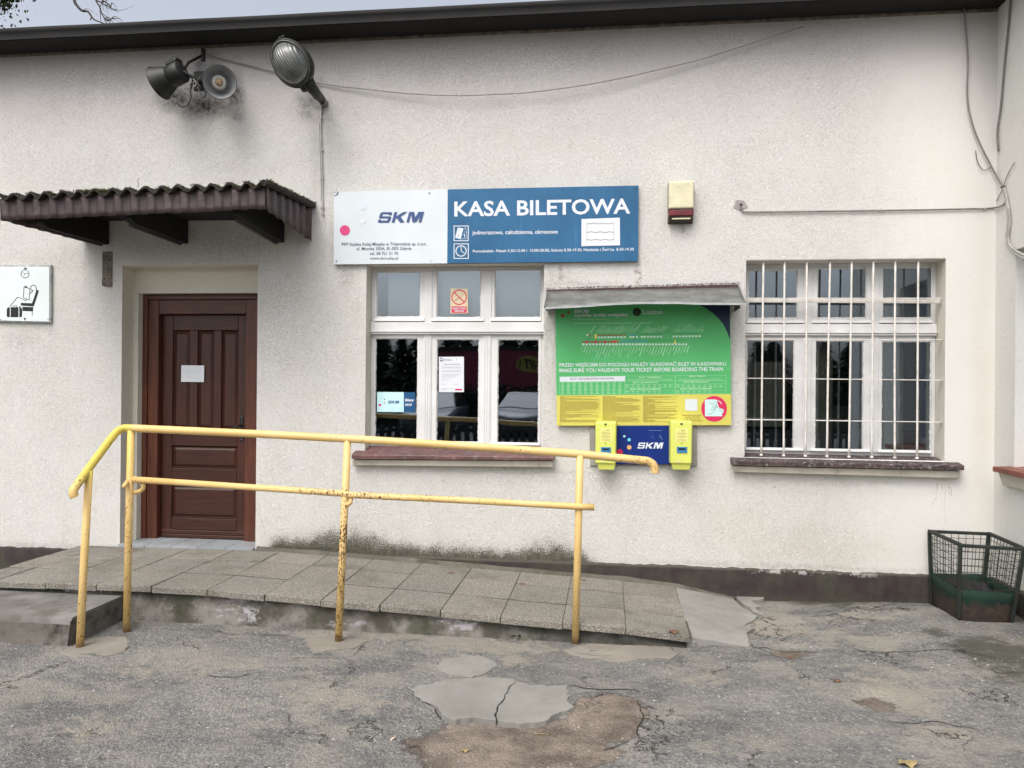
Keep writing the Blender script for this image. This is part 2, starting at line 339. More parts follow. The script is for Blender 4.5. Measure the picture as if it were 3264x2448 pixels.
def mk_ground():
    t = NT('worn_asphalt'); co = t.co()
    wob = t.noise(2.3, 6, .66, col=True); wv = t.n('ShaderNodeVectorMath', {0: wob, 1: (.5, .5, .5)}, operation='SUBTRACT').outputs[0]
    wv = t.n('ShaderNodeVectorMath', {0: wv, 3: .5}, operation='SCALE').outputs[0]
    X, Y, Z = t.xyz(t.n('ShaderNodeVectorMath', {0: co, 1: wv}, operation='ADD').outputs[0])
    def g(px, py, rx, ry, amt=1.0, soft=.9):
        c = G(px, py); a = G(px-rx, py); b = G(px+rx, py); u_ = G(px, py-ry); d = G(px, py+ry)
        return t.ma('MULTIPLY', ell(t, X, Y, c.x, c.y, (b-a).length/2, (u_-d).length/2, soft), amt)
    agg = t.voro(85, out=0); aggc = t.voro(85, out=1); agv = t.xyz(aggc)[0]
    base = t.mix(t.step(t.noise(1.3, 6, .62), .3, .7), (.150, .150, .146), (.262, .257, .243))
    base = t.mix(t.step(agv, .2, .95), t.mix(.45, base, (.05, .05, .05)), base)
    base = t.mix(t.ma('MULTIPLY', t.step(agv, .86, .93), t.step(agg, .42, .30)), base, (.42, .41, .385))
    base = t.mix(t.ma('MULTIPLY', t.step(t.noise(42, 4, .75), .60, .68), .7), base, (.34, .325, .295))
    base = t.mix(t.ma('MULTIPLY', t.step(t.noise(30, 5, .78), .41, .33), .7), base, (.07, .07, .066))
    v3 = t.voro(23, out=0); v3c = t.xyz(t.voro(23, out=1))[1]
    base = t.mix(t.ma('MULTIPLY', t.step(v3, .22, .13), t.step(v3c, .87, .93)), base, (.50, .49, .46))   # pale pebbles
    base = t.mix(t.ma('MULTIPLY', t.step(v3, .20, .12), t.step(v3c, .10, .05)), base, (.035, .035, .035))
    sand = t.step(t.noise(2.2, 9, .74, v=t.sc(1, 1.6, 1)), .44, .58); sand2 = t.step(t.noise(.8, 4, .6), .35, .65, .35, .95)
    blotch = summed(t, [g(2450, 1990, 230, 60, .9), g(2830, 2220, 250, 80, .9), g(3000, 2330, 260, 40, .8), g(600, 2120, 560, 60, .6), g(1100, 2230, 420, 70, .7),
                        g(300, 2330, 380, 90, .6), g(1560, 2060, 520, 40, .8), g(2240, 2160, 160, 50, .7), g(1230, 2030, 700, 22, .9), g(1640, 2110, 100, 40, 1)])
    fine = t.noise(130, 4, .7)
    sandc = t.mix(fine, (.225, .205, .172), (.36, .33, .285))
    base = t.mix(t.ma('MULTIPLY', t.ma('MULTIPLY', sand, sand2), .72), base, t.mix(fine, (.26, .242, .206), (.375, .35, .30)))
    bl = t.step(t.ma('ADD', blotch, t.ma('MULTIPLY', t.ma('SUBTRACT', t.noise(13, 8, .78), .5), 2.6)), .30, .80)
    base = t.mix(t.ma('MULTIPLY', bl, .88), base, sandc)
    pit = summed(t, [g(1640, 2365, 400, 150, 1.3, .6), g(1930, 2280, 150, 110, 1.1, .7), g(2520, 2075, 90, 28, .8), g(2780, 2235, 90, 40, .8)])
    pm = t.step(t.ma('ADD', pit, t.ma('MULTIPLY', t.ma('SUBTRACT', t.noise(13, 9, .82), .5), 1.3)), .30, .52)
    soil = t.mix(t.step(t.noise(5, 5, .65), .35, .65), t.mix(fine, (.095, .074, .060), (.17, .138, .112)), t.mix(fine, (.185, .150, .122), (.31, .262, .218)))
    base = t.mix(pm, base, soil)
    wet = summed(t, [g(3210, 2120, 300, 95, 1.1, .8), g(2990, 2050, 90, 22, .9), g(3060, 2085, 140, 25, .9), g(3250, 1995, 120, 70, .9), g(2680, 1955, 60, 22, .6), g(2650, 1925, 340, 26, 1.0), g(2690, 1945, 200, 30, .7),
                     g(2300, 1925, 50, 16, .6), g(420, 1990, 90, 28, .9), g(300, 2060, 340, 18, .7), g(800, 2025, 600, 12, .8), g(2850, 1945, 130, 16, .6), g(1150, 2340, 30, 30, .3)])
    wm = t.step(t.ma('ADD', wet, t.ma('MULTIPLY', t.ma('SUBTRACT', t.noise(7, 9, .82), .5), 3.0)), .42, 1.0)
    base = t.mix(t.ma('MULTIPLY', wm, .82), base, t.mix(fine, (.035, .036, .026), (.085, .082, .06)))
    # cracks
    cv = t.n('ShaderNodeVectorMath', {0: co, 1: t.n('ShaderNodeVectorMath', {0: t.noise(5, 5, .7, col=True), 3: .34}, operation='SCALE').outputs[0]}, operation='ADD').outputs[0]
    ce = t.voro(1.15, v=cv, feature='DISTANCE_TO_EDGE'); ce2 = t.voro(5.5, v=cv, feature='DISTANCE_TO_EDGE')
    cm = t.ma('MULTIPLY', t.step(ce, .008, .002), t.step(t.noise(1.6, 3), .52, .62))
    ringm = summed(t, [g(1180, 2330, 120, 60, 1, .6), g(2080, 2330, 140, 130, 1, .6), g(2430, 2000, 160, 50, .8, .6), g(1120, 2060, 90, 30, .7), g(2960, 2330, 200, 30, .7)])
    cm2 = t.ma('MULTIPLY', t.step(ce2, .035, .008), t.ma('MULTIPLY', ringm, t.step(pm, .6, .1)))
    crk = t.ma('MAXIMUM', cm, t.step(cm2, .2, .6))
    base = t.mix(t.ma('MULTIPLY', crk, .85), base, (.022, .021, .018))
    h = t.ma('ADD', t.ma('MULTIPLY', t.noise(60, 5, .7), .8), t.ma('ADD', t.ma('MULTIPLY', t.step(agg, .6, .1), .5), t.ma('MULTIPLY', t.noise(9, 5, .6), 2.0)))
    h = t.ma('SUBTRACT', h, t.ma('MULTIPLY', crk, 1.6)); h = t.ma('SUBTRACT', h, t.ma('MULTIPLY', pm, .6))
    return t.fin(base, t.mix(wm, (.92,)*3, (.6,)*3), t.bump(h, .9, .013), Specular_IOR_Level=.25)
M_GROUND = mk_ground()

def concrete(name, a, b, dirt=(.06, .058, .045), dirt_amt=.5, dscale=3.0, bump=.5, gravel=False, rough=.9):
    t = NT(name); n1 = t.noise(2.4, 6, .6); n2 = t.noise(55, 5, .7)
    c = t.mix(t.step(n1, .3, .7), a, b); c = t.mix(t.ma('MULTIPLY', n2, .35), c, tuple(x*.55 for x in a))
    if gravel:
        v = t.voro(150); vc = t.xyz(t.voro(150, out=1))[0]
        c = t.mix(t.step(vc, 0, 1), tuple(x*.72 for x in a), tuple(min(1, x*1.28) for x in b))
        c = t.mix(t.step(v, .35, .65), c, tuple(x*.62 for x in a))
        c = t.mix(t.ma('MULTIPLY', t.step(n1, .35, .7), .35), c, a)
    c = t.mix(t.ma('MULTIPLY', t.step(t.noise(dscale, 7, .7), .47, .68), dirt_amt), c, dirt)
    h = t.ma('ADD', n2, t.ma('MULTIPLY', t.voro(95), .9 if gravel else .15))
    rnd = t.n('ShaderNodeObjectInfo').outputs['Random']; c = t.mix(t.ma('MULTIPLY', rnd, .24 if gravel else .08), c, tuple(x*.45 for x in a))
    return t.fin(c, rough, t.bump(h, bump, .006), Specular_IOR_Level=.25)
M_TILE = concrete('pebble_concrete_tile', (.265, .25, .217), (.34, .32, .285), gravel=True, dirt=(.10, .088, .068), dirt_amt=.55, dscale=2.2, bump=.9)
M_TILE2 = concrete('pebble_concrete_tile_worn', (.28, .262, .225), (.36, .338, .295), gravel=True, dirt=(.13, .11, .085), dirt_amt=.4, dscale=3.1, bump=.9)
M_JOINT = concrete('joint_dirt', (.06, .05, .038), (.10, .082, .06))
M_CONC = concrete('grey_concrete', (.225, .22, .20), (.31, .305, .282), dirt=(.19, .175, .15), dirt_amt=.45, dscale=4, bump=.35)
M_THRESH = concrete('blue_grey_floor_tile', (.27, .30, .33), (.36, .39, .41), dirt=(.2, .19, .17), dirt_amt=.5, bump=.1, rough=.5)
M_STEP = concrete('step_concrete', (.15, .145, .13), (.29, .285, .265), dirt=(.08, .075, .062), dirt_amt=.75, dscale=3.5, bump=.5)
def mk_base():
    t = NT('ramp_base_concrete'); X, Y, Z = t.xyz(); n = t.noise(4, 7, .68); c = t.mix(t.step(n, .38, .62), (.07, .066, .052), (.22, .205, .185))
    lip_shade = t.step(t.ma('ADD', Z, t.ma('MULTIPLY', t.noise(3.4, 6, .7), .16)), .21, .30); c = t.mix(lip_shade, c, (.028, .030, .020))  # top of the base darkened: shade beneath the slab lip, painted in
    eff = t.ma('MULTIPLY', t.step(t.noise(3.0, 7, .72, v=t.sc(1, 1, 1.8)), .53, .60), t.step(Z, .0, .06)); c = t.mix(t.ma('MULTIPLY', eff, .85), c, (.42, .41, .43))
    c = t.mix(t.ma('MULTIPLY', t.step(t.noise(2.1, 6, .7), .54, .64), .7), c, (.045, .05, .028))
    c = t.mix(t.step(X, -.9, -.2, 0, .75), c, (.032, .031, .024))
    return t.fin(c, .9, t.bump(t.noise(30, 6, .7), .6, .01), Specular_IOR_Level=.2)
M_BASE = mk_base()

def mk_yellow():
    t = NT('chipped_yellow_paint'); X, Y, Z = t.xyz()
    n = t.noise(3, 4, .5); c = t.mix(t.step(n, .35, .65), (.67, .455, .17), (.74, .52, .22))
    fade = t.ma('MULTIPLY', t.step(t.ma('ABSOLUTE', t.ma('SUBTRACT', X, -3.22)), .12, .04), t.step(Z, .95, 1.1))
    c = t.mix(fade, c, (.62, .49, .085))
    chip = t.step(t.ma('ADD', t.noise(84, 4, .75, v=t.sc(1, 1, .6)), t.ma('ADD', t.ma('MULTIPLY', t.step(t.noise(2.3, 4, .6), .42, .66), .10), t.ma('MULTIPLY', t.ma('MULTIPLY', t.step(t.ma('ABSOLUTE', t.ma('SUBTRACT', X, -1.74)), .75, .0), t.step(Z, 1.08, .95)), .13))), .68, .71)
    low = t.step(Z, .85, .2, 0, .08)
    chip2 = t.step(t.ma('ADD', t.noise(80, 3, .7), low), .70, .73)
    ch = t.ma('MAXIMUM', chip, chip2)
    c = t.mix(ch, c, t.mix(t.noise(20), (.04, .018, .009), (.14, .055, .022)))
    foot = t.step(t.ma('ADD', Z, t.ma('MULTIPLY', t.noise(20, 4), .07)), .10, .05); c = t.mix(t.ma('MULTIPLY', foot, .75), c, (.22, .12, .06))
    return t.fin(c, t.mix(ch, (.42,)*3, (.9,)*3), t.bump(t.ma('SUBTRACT', t.ma('MULTIPLY', t.noise(25), .4), ch), .4, .0025), Specular_IOR_Level=.45)
M_YEL = mk_yellow()

def mk_wood(name, a, b, axis='z'):
    t = NT(name); s = {'z': (28, 28, 1.6), 'x': (1.6, 28, 28)}[axis]
    g = t.noise(1.0, 5, .6, v=t.sc(*s), dist=1.5); f = t.noise(4.0, 4, .6, v=t.sc(*s)); bl = t.noise(1.7, 4, .6)
    c = t.mix(t.step(g, .3, .7), a, b); c = t.mix(t.ma('MULTIPLY', t.step(f, .45, .7), .35), c, tuple(x*.5 for x in a))
    c = t.mix(t.ma('MULTIPLY', t.step(bl, .52, .75), .5), c, (b[0]*1.5, b[1]*1.3, b[2]*1.1))
    return t.fin(c, .42, t.bump(f, .25, .002), Specular_IOR_Level=.45)
M_DOOR = mk_wood('dark_stained_wood', (.036, .0108, .0066), (.064, .0195, .0108))
M_DOORX = mk_wood('dark_stained_wood_cross', (.034, .0105, .0066), (.060, .0188, .0105), 'x')
M_FRAME = mk_wood('reddish_stained_wood', (.062, .0185, .0105), (.112, .036, .019))
M_FRAMEX = mk_wood('reddish_stained_wood_cross', (.056, .018, .011), (.098, .033, .019), 'x')

def mk_white():
    t = NT('flaking_white_paint'); n = t.noise(14, 6, .7)
    c = t.mix(t.step(t.noise(3, 4), .35, .7), (.62, .62, .615), (.71, .715, .715))
    X, Y, Z = t.xyz(); st = t.step(t.noise(2, 6, .7, v=t.sc(14, 14, 1.2)), .58, .75); c = t.mix(t.ma('MULTIPLY', st, .35), c, (.36, .33, .27))
    fl = t.step(t.noise(38, 5, .78), .665, .70); c = t.mix(t.ma('MULTIPLY', fl, .65), c, (.26, .24, .20))
    return t.fin(c, .55, t.bump(n, .3, .003), Specular_IOR_Level=.4)
M_WHITE = mk_white()
M_PUTTY = simple('crumbling_window_putty', (.62, .62, .60), .85, .2, 40, .9, 90, dirt=(.16, .15, .13), dirt_amt=.8)
M_BARS = simple('cream_bar_paint', (.72, .69, .65), .5, .12, 12, .3, 80, dirt=(.38, .28, .17), dirt_amt=.5)
M_SILL = simple('maroon_sill_paint', (.115, .052, .048), .55, .3, 8, .4, 40, dirt=(.30, .29, .27), dirt_amt=.45)
M_SILLP = simple('peeling_sill_paint', (.055, .034, .034), .7, .4, 14, .8, 40, dirt=(.40, .42, .41), dirt_amt=.75)
M_STONE = simple('rendered_sill_base', (.56, .525, .44), .9, .1, 5, .5, 60, dirt=(.28, .26, .20), dirt_amt=.5)
M_REDS = simple('brick_red_sill_paint', (.20, .062, .040), .6, .2, 8, .2)

def mk_glass():
    t = NT('window_glass'); tr = t.n('ShaderNodeBsdfTransparent', {'Color': (.90, .93, .92)}); gl = t.n('ShaderNodeBsdfGlossy', {'Color': (.74, .86, 1.0), 'Roughness': .012})
    lw = t.n('ShaderNodeFresnel', {'IOR': 1.52}); fac = t.ma('MULTIPLY_ADD', lw.outputs[0], 1.5, .16, clamp=True)
    b = t.n('ShaderNodeBump', {'Height': t.noise(1.3, 2), 'Strength': .10, 'Distance': .02}); t.set(gl.inputs['Normal'], b.outputs[0])
    mx = t.n('ShaderNodeMixShader', {0: fac, 1: tr.outputs[0], 2: gl.outputs[0]}); t.t.links.new(mx.outputs[0], t.out.inputs[0]); t.t.nodes.remove(t.b); return t.m
M_GLASS = mk_glass()
M_ROOM = simple('dark_room', (.05, .05, .048), .9); M_BLIND = simple('grey_window_blind', (.40, .45, .50), .9, .05, 2)
M_CURT = simple('olive_grey_curtain', (.17, .17, .145), .95, .15, 3); M_CURTD = simple('dark_inner_shelf', (.035, .036, .034), .9)
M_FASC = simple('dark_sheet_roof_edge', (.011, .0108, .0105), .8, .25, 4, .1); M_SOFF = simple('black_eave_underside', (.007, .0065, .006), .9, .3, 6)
M_BROWN = simple('maroon_corrugated_sheet', (.052, .034, .036), .55, .22, 9, .15, 50, dirt=(.20, .14, .13), dirt_amt=.30)
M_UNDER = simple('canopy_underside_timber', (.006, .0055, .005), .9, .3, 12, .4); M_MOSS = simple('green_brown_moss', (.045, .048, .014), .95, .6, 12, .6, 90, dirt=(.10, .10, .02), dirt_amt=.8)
M_TILEROOF = simple('mossy_roof_tile', (.020, .016, .014), .9, .4, 14, .8, 60, dirt=(.05, .055, .02), dirt_amt=.7)
M_DMET = simple('weathered_dark_metal', (.018, .019, .017), .5, .35, 14, .3, 60, .3, dirt=(.05, .048, .04), dirt_amt=.6)
M_GMET = simple('blotchy_grey_metal_sheet', (.155, .16, .15), .55, .25, 9, .4, 40, .2, dirt=(.07, .072, .065), dirt_amt=.6)
M_LIP = simple('pale_metal_edge', (.42, .44, .45), .4, .15, 20)
M_CABLE = simple('dark_cable', (.05, .045, .042), .6); M_CABW = simple('dirty_white_cable', (.42, .41, .38), .6, .2, 15); M_CABG = simple('grey_cable', (.20, .19, .175), .6, .2, 15)
M_PAPER = simple('white_paper', (.68, .71, .75), .8, .02, 3); M_SCREW = simple('screw_head', (.10, .10, .09), .4, .2, 50, metallic=.6)
def mk_sign(name, a, b, scr=(.4, .5, .6), amt=.3, rough=.32):
    t = NT(name); n = t.noise(2.2, 5, .6); c = t.mix(t.step(n, .3, .7), a, b)
    s = t.step(t.noise(2.4, 6, .7, v=t.sc(16, 1, 1.1)), .56, .74); c = t.mix(t.ma('MULTIPLY', s, amt), c, scr)
    return t.fin(c, rough, None, Specular_IOR_Level=.35)
M_SBLUE = mk_sign('faded_blue_sign', (.016, .098, .215), (.026, .135, .28), (.05, .20, .36), .55)
M_SWHITE = mk_sign('white_sign', (.61, .67, .70), (.65, .71, .745), (.58, .62, .64), .3)
M_INKW = ink('white_lettering', (.66, .70, .76)); M_INKN = ink('navy_lettering', (.045, .085, .22)); M_INKG = ink('slate_lettering', (.06, .09, .14))
M_INKK = ink('black_marking', (.012, .013, .013)); M_PINK = ink('pink_dot', (.62, .055, .19)); M_FAINT = ink('faded_dot', (.60, .68, .72))
M_GREEN = mk_sign('green_board', (.075, .40, .125), (.095, .455, .16), (.08, .42, .15), .1, .45)
M_YELB = mk_sign('yellow_board', (.58, .535, .10), (.63, .58, .12), (.7, .55, .1), .1, .45)
M_NAVY = mk_sign('navy_board', (.006, .022, .15), (.009, .03, .19), (.05, .09, .25), .25, .25)
M_DNAVY = ink('shaded_navy_corner', (.004, .018, .055)); M_CRIM = ink('crimson_dot', (.55, .012, .075)); M_REDD = ink('red_dot', (.36, .02, .02))  # navy corner darkened: canopy shadow put into its colour
M_CYAN = ink('cyan_dot', (.12, .56, .76)); M_LCY = ink('pale_cyan_dot', (.35, .72, .76)); M_ORG = ink('orange_dot', (.72, .38, .16)); M_TEAL = ink('teal_line', (.05, .32, .36))
M_LGRN = ink('pale_green_lettering', (.42, .72, .46)); M_OLIVE = ink('olive_small_print', (.30, .22, .03)); M_PURP = ink('purple_lettering', (.16, .03, .10)); M_MAG = ink('magenta_red', (.60, .02, .10))
M_MAPW = ink('pale_map', (.55, .76, .74)); M_YDOT = ink('yellow_dot', (.70, .62, .12)); M_DGRN = ink('dark_green_dot', (.006, .03, .012))
M_VAL = simple('lemon_yellow_plastic', (.64, .68, .14), .38, .05, 5, spec=.5); M_VALL = ink('validator_notice', (.72, .70, .24)); M_SLOT = simple('blue_plastic_slot', (.03, .19, .40), .35); M_SLOTD = ink('slot_shadow', (.005, .02, .045))
M_SLAB = simple('grey_mounting_board', (.30, .285, .25), .8, .15, 7, .2)
M_CREAM = simple('aged_cream_plastic', (.66, .62, .43), .45, .1, 6, dirt=(.25, .2, .12), dirt_amt=.3); M_REDP = simple('dull_red_lens', (.13, .010, .018), .3, .4, 12); M_GRIMY = simple('grimy_housing', (.06, .045, .036), .8, .5, 30, .6)
M_BEIGE = ink('beige_sticker', (.70, .60, .40)); M_RING = ink('prohibition_red', (.62, .04, .10))
M_BINF = simple('rusty_green_bin_frame', (.010, .017, .013), .7, .3, 14, .5, 50, dirt=(.07, .035, .025), dirt_amt=.7); M_WIRE = simple('dark_wire', (.022, .024, .018), .8, .3, 30)
def mk_bin():
    t = NT('green_bin_panel'); X, Y, Z = t.xyz(); c = t.mix(t.step(t.noise(6, 5, .6), .35, .7), (.0035, .018, .012), (.005, .027, .017))
    r = t.step(t.ma('ADD', Z, t.ma('MULTIPLY', t.ma('SUBTRACT', t.noise(5, 6, .7), .5), .28)), .215, .155); c = t.mix(r, c, t.mix(t.step(t.noise(25, 5, .7), .4, .65), (.028, .022, .018), (.055, .036, .028)))
    return t.fin(c, .7, t.bump(t.noise(30, 5, .7), .6, .006), Specular_IOR_Level=.3)
M_BIN = mk_bin()
M_LEAF = simple('fallen_leaf', (.15, .075, .04), .8, .4, 30); M_LEAFY = simple('yellow_leaf', (.28, .22, .10), .8, .3, 30); M_GRAV = simple('loose_stone', (.30, .29, .27), .9, .5, 9)
M_BARK = simple('grey_bark', (.06, .052, .045), .9, .3, 20, .8, 40); M_NEED = simple('dark_needles', (.012, .022, .010), .9, .5, 4); M_LEAVES = simple('olive_foliage', (.035, .045, .014), .9, .5, 5)
# ================================================================== GROUND
PITC = G(1640, 2350); POT1 = G(2520, 2075); POT2 = G(2780, 2235)
def sstep(a, b, x): t = max(0, min(1, (x-a)/(b-a))); return t*t*(3-2*t)
def gz(x, y):
    z = .075*sstep(.9, 2.6, x)*sstep(-2.4, -.5, y)*(1-.55*sstep(-.35, 0, y)) - .05*sstep(-3.9, -5.0, x)*sstep(-1.2, -.2, y)
    z += .012*mnoise.noise((x*1.7, y*1.7, 3)) + .006*mnoise.noise((x*5, y*5, 9)) + .0035*mnoise.noise((x*14, y*14, 2))
    for c, r, d in ((PITC, .62, .035), (POT1, .22, .022), (POT2, .22, .018)):
        q = math.hypot(x-c.x, (y-c.y)*1.2)/r
        z -= d*(1-sstep(.5, 1.15, q))
    return z
def ground_mesh():
    mb = MB()
    def grid(x0, x1, y0, y1, nx, ny, zf):
        vs = [(x0+(x1-x0)*i/nx, y0+(y1-y0)*j/ny, zf(x0+(x1-x0)*i/nx, y0+(y1-y0)*j/ny)) for j in range(ny+1) for i in range(nx+1)]
        fs = [(j*(nx+1)+i, j*(nx+1)+i+1, (j+1)*(nx+1)+i+1, (j+1)*(nx+1)+i) for j in range(ny) for i in range(nx)]
        mb.add(vs, fs, True)
    grid(-6.5, 4.5, -5.6, 0.1, 330, 170, gz)
    far = lambda x, y: -.10
    grid(-160, 160, -160, 160, 16, 16, far)
    return mb
struct(ground_mesh().build('ground', M_GROUND, fix=False))

# ================================================================== STATION BUILDING
X0 = 2.868                      # inner corner with the side wing
bld = thing('station_building', (-1, 0, 0), 'cream rough plastered station building with brown door, white windows and dark eaves', 'building')
EZ = 4.515
door_r = (P(386, 1300).x, P(819, 1200).x, .20, P(600, 845).z)
w1_r = (P(1166, 1100).x, P(1733, 1050).x, 1.075, P(1450, 842).z)
w2_r = (P(2376, 1100).x, P(3013, 1100).x, 1.105, P(2700, 828).z)
XL, XR = -9.0, X0
def wall_faces(mb, xs, zs, holes, y):
    for i in range(len(xs)-1):
        for j in range(len(zs)-1):
            cx, cz = (xs[i]+xs[i+1])/2, (zs[j]+zs[j+1])/2
            if any(h[0] < cx < h[1] and h[2] < cz < h[3] for h in holes): continue
            mb.add([(xs[i], y, zs[j]), (xs[i+1], y, zs[j]), (xs[i+1], y, zs[j+1]), (xs[i], y, zs[j+1])], [(0, 1, 2, 3)])
def soft_quad(mb, x0, x1, z0, z1, y0, y1, side):
    pass
wm = MB()
xs = sorted({XL, XR, door_r[0], door_r[1], w1_r[0], w1_r[1], w2_r[0], w2_r[1]}); zs = sorted({-.3, EZ+.05, door_r[2], door_r[3], w1_r[2], w1_r[3], w2_r[2], w2_r[3]})
wall_faces(wm, xs, zs, [door_r, w1_r, w2_r], 0)
# plaster returns into the openings share the wall mesh so their edges can be rounded
def reveal(mb, r, d, bottom=True):
    x0, x1, z0, z1 = r
    mb.add([(x0, 0, z0), (x0, d, z0), (x0, d, z1), (x0, 0, z1)], [(0, 1, 2, 3)])
    mb.add([(x1, 0, z0), (x1, d, z0), (x1, d, z1), (x1, 0, z1)], [(3, 2, 1, 0)])
    mb.add([(x0, 0, z1), (x0, d, z1), (x1, d, z1), (x1, 0, z1)], [(0, 1, 2, 3)])
    mb.add([(x0, 0, z0), (x0, d, z0), (x1, d, z0), (x1, 0, z0)], [(3, 2, 1, 0)])
wm_o = wm
rv = MB(); reveal(rv, door_r, .17); reveal(rv, w1_r, .30); reveal(rv, w2_r, .32)
# inner door surround
D2 = .17; dfx0 = P(438, 1300, D2).x; dfz1 = P(600, 934, D2).z; dfx1 = door_r[1]-.004
wall_faces(rv, sorted([door_r[0], dfx0, dfx1, door_r[1]]), [door_r[2], dfz1, door_r[3]], [(dfx0, dfx1, 0, dfz1)], D2)
rv.add([(dfx0, D2, .2), (dfx0, D2+.2, .2), (dfx0, D2+.2, dfz1), (dfx0, D2, dfz1)], [(0, 1, 2, 3)])
rv.add([(dfx0, D2, dfz1), (dfx0, D2+.2, dfz1), (dfx1, D2+.2, dfz1), (dfx1, D2, dfz1)], [(0, 1, 2, 3)])
rv.add([(dfx1, D2, .2), (dfx1, D2+.2, .2), (dfx1, D2+.2, dfz1), (dfx1, D2, dfz1)], [(3, 2, 1, 0)])
bm = bmesh.new()
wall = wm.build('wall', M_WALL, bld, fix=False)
# fold the returns into the wall (two material slots) and round the arrises
me = wall.data; me.materials.append(M_REVEAL); n0 = len(me.vertices); np0 = len(me.polygons)
vs = [v.co[:] for v in me.vertices]+rv.v; fs = [tuple(p.vertices) for p in me.polygons]+[tuple(i+n0 for i in f) for f in rv.f]
me2 = bpy.data.meshes.new('wall'); me2.from_pydata(vs, [], fs); me2.materials.append(M_WALL); me2.materials.append(M_REVEAL)
for i, p in enumerate(me2.polygons): p.material_index = 1 if i >= np0 else 0
bm.from_mesh(me2); bmesh.ops.remove_doubles(bm, verts=bm.verts, dist=.0005)
ed = []
for e in bm.edges:
    if len(e.link_faces) == 2 and e.link_faces[0].normal.angle(e.link_faces[1].normal) > .6 and all(abs(v.co.y) < .001 for v in e.verts): ed.append(e)
bmesh.ops.subdivide_edges(bm, edges=[e for e in ed], cuts=14)
ed = [e for e in bm.edges if len(e.link_faces) == 2 and abs(e.link_faces[0].normal.dot(e.link_faces[1].normal)) < .6 and all(abs(v.co.y) < .001 for v in e.verts)]
for v in {v for e in ed for v in e.verts}:   # hand-trowelled, slightly wavy edges
    if any(abs(v.co.x-r[k]) < .01 for r in (door_r, w1_r, w2_r) for k in (0, 1)) and not any(abs(v.co.z-r[k]) < .01 for r in (door_r, w1_r, w2_r) for k in (2, 3)):
        v.co.x += .006*mnoise.noise((v.co.x, 0, v.co.z*3))
bmesh.ops.bevel(bm, geom=ed, offset=.009, segments=3, affect='EDGES', profile=.5)
bm.to_mesh(me2); bm.free(); wall.data = me2

# body behind the front wall, floor of recesses, rooms
bd = MB(); bd.box(XL, XR+6, 4.5, 4.7, -.3, EZ); bd.box(XL-.2, XL, .01, 4.5, -.3, EZ); bd.box(XR+5.8, XR+6, .01, 4.5, -.3, EZ)
bd.build('rear_wall', M_WALL2, bld)
rm = MB()
for (x0, x1, y0, y1, z0, z1) in ((-2.6, .5, .31, 3.2, .5, 3.2), (.75, 2.8, .33, 3.2, .5, 3.2)):
    rm.add([(x0, y1, z0), (x1, y1, z0), (x1, y1, z1), (x0, y1, z1)], [(0, 1, 2, 3)])
    rm.add([(x0, y0, z0), (x0, y1, z0), (x0, y1, z1), (x0, y0, z1)], [(0, 1, 2, 3)]); rm.add([(x1, y0, z0), (x1, y1, z0), (x1, y1, z1), (x1, y0, z1)], [(0, 1, 2, 3)])
    rm.add([(x0, y0, z0), (x1, y0, z0), (x1, y1, z0), (x0, y1, z0)], [(0, 1, 2, 3)]); rm.add([(x0, y0, z1), (x1, y0, z1), (x1, y1, z1), (x0, y1, z1)], [(0, 1, 2, 3)])
    r = w1_r if x0 < 0 else w2_r
    wall_faces(rm, sorted([x0, r[0], r[1], x1]), sorted([z0, r[2], r[3], z1]), [r], y0)
rm.build('room_interior', M_ROOM, bld)

# plinth: slightly proud, lumpy
def strip_plinth(x0, x1, y0, y1, z0, ztop, seed, n=60, nm='plinth', par=bld, axis=0):
    mb = MB(); rows = [[], [], [], []]
    for i in range(n+1):
        t = i/n; x = x0+(x1-x0)*t; zt = ztop+.012*mnoise.noise((x*3, seed, 0))+.008*mnoise.noise((x*13, seed, 0))+.006*mnoise.noise((x*37, seed, 2)); o = .011*mnoise.noise((x*2, seed, 5))+.004*mnoise.noise((x*21, seed, 5))
        pr = [(y1, zt+.004), (y0+o+.008, zt), (y0+o, zt-.012), (y0+o-.004, z0)]
        for k, (y, z) in enumerate(pr): rows[k].append((x, y, z) if axis == 0 else (y, x, z))
    vs = [v for r in rows for v in r]; m = n+1
    mb.add(vs, [(k*m+i, k*m+i+1, (k+1)*m+i+1, (k+1)*m+i) for k in range(3) for i in range(n)], True)
    return mb.build(nm, M_PLINTH, par)
strip_plinth(-9, door_r[0]-.0, -.032, .01, -.3, .196, 1, 240)
strip_plinth(door_r[1]+.003, X0, -.032, .01, -.3, .243, 2, 420)

# side wing
WX = X0; wy1 = -.296; wy0 = -1.6; wz0 = XP(3240, 1490, WX).z; wz1 = 2.65
sw = MB()
for i, (ya, yb) in enumerate(((-3.2, wy0), (wy0, wy1), (wy1, 0.0))):
    for (za, zb) in ((-.3, wz0), (wz0, wz1), (wz1, EZ+.05)):
        if i == 1 and za == wz0: continue
        sw.add([(WX, ya, za), (WX, yb, za), (WX, yb, zb), (WX, ya, zb)], [(0, 1, 2, 3)])
dR = .16
for y in (wy0, wy1): sw.add([(WX, y, wz0), (WX+dR, y, wz0), (WX+dR, y, wz1), (WX, y, wz1)], [(0, 1, 2, 3)])
for z in (wz0, wz1): sw.add([(WX, wy0, z), (WX, wy1, z), (WX+dR, wy1, z), (WX+dR, wy0, z)], [(0, 1, 2, 3)])
sw.add([(WX, -3.2, -.3), (WX+6, -3.2, -.3), (WX+6, -3.2, EZ+.05), (WX, -3.2, EZ+.05)], [(0, 1, 2, 3)])
swo = sw.build('side_wall', M_WALL2, bld, fix=False)
strip_plinth(-3.2, -.02, WX-.03, WX+.01, -.3, .245, 3, 30, 'plinth', bld, 1)
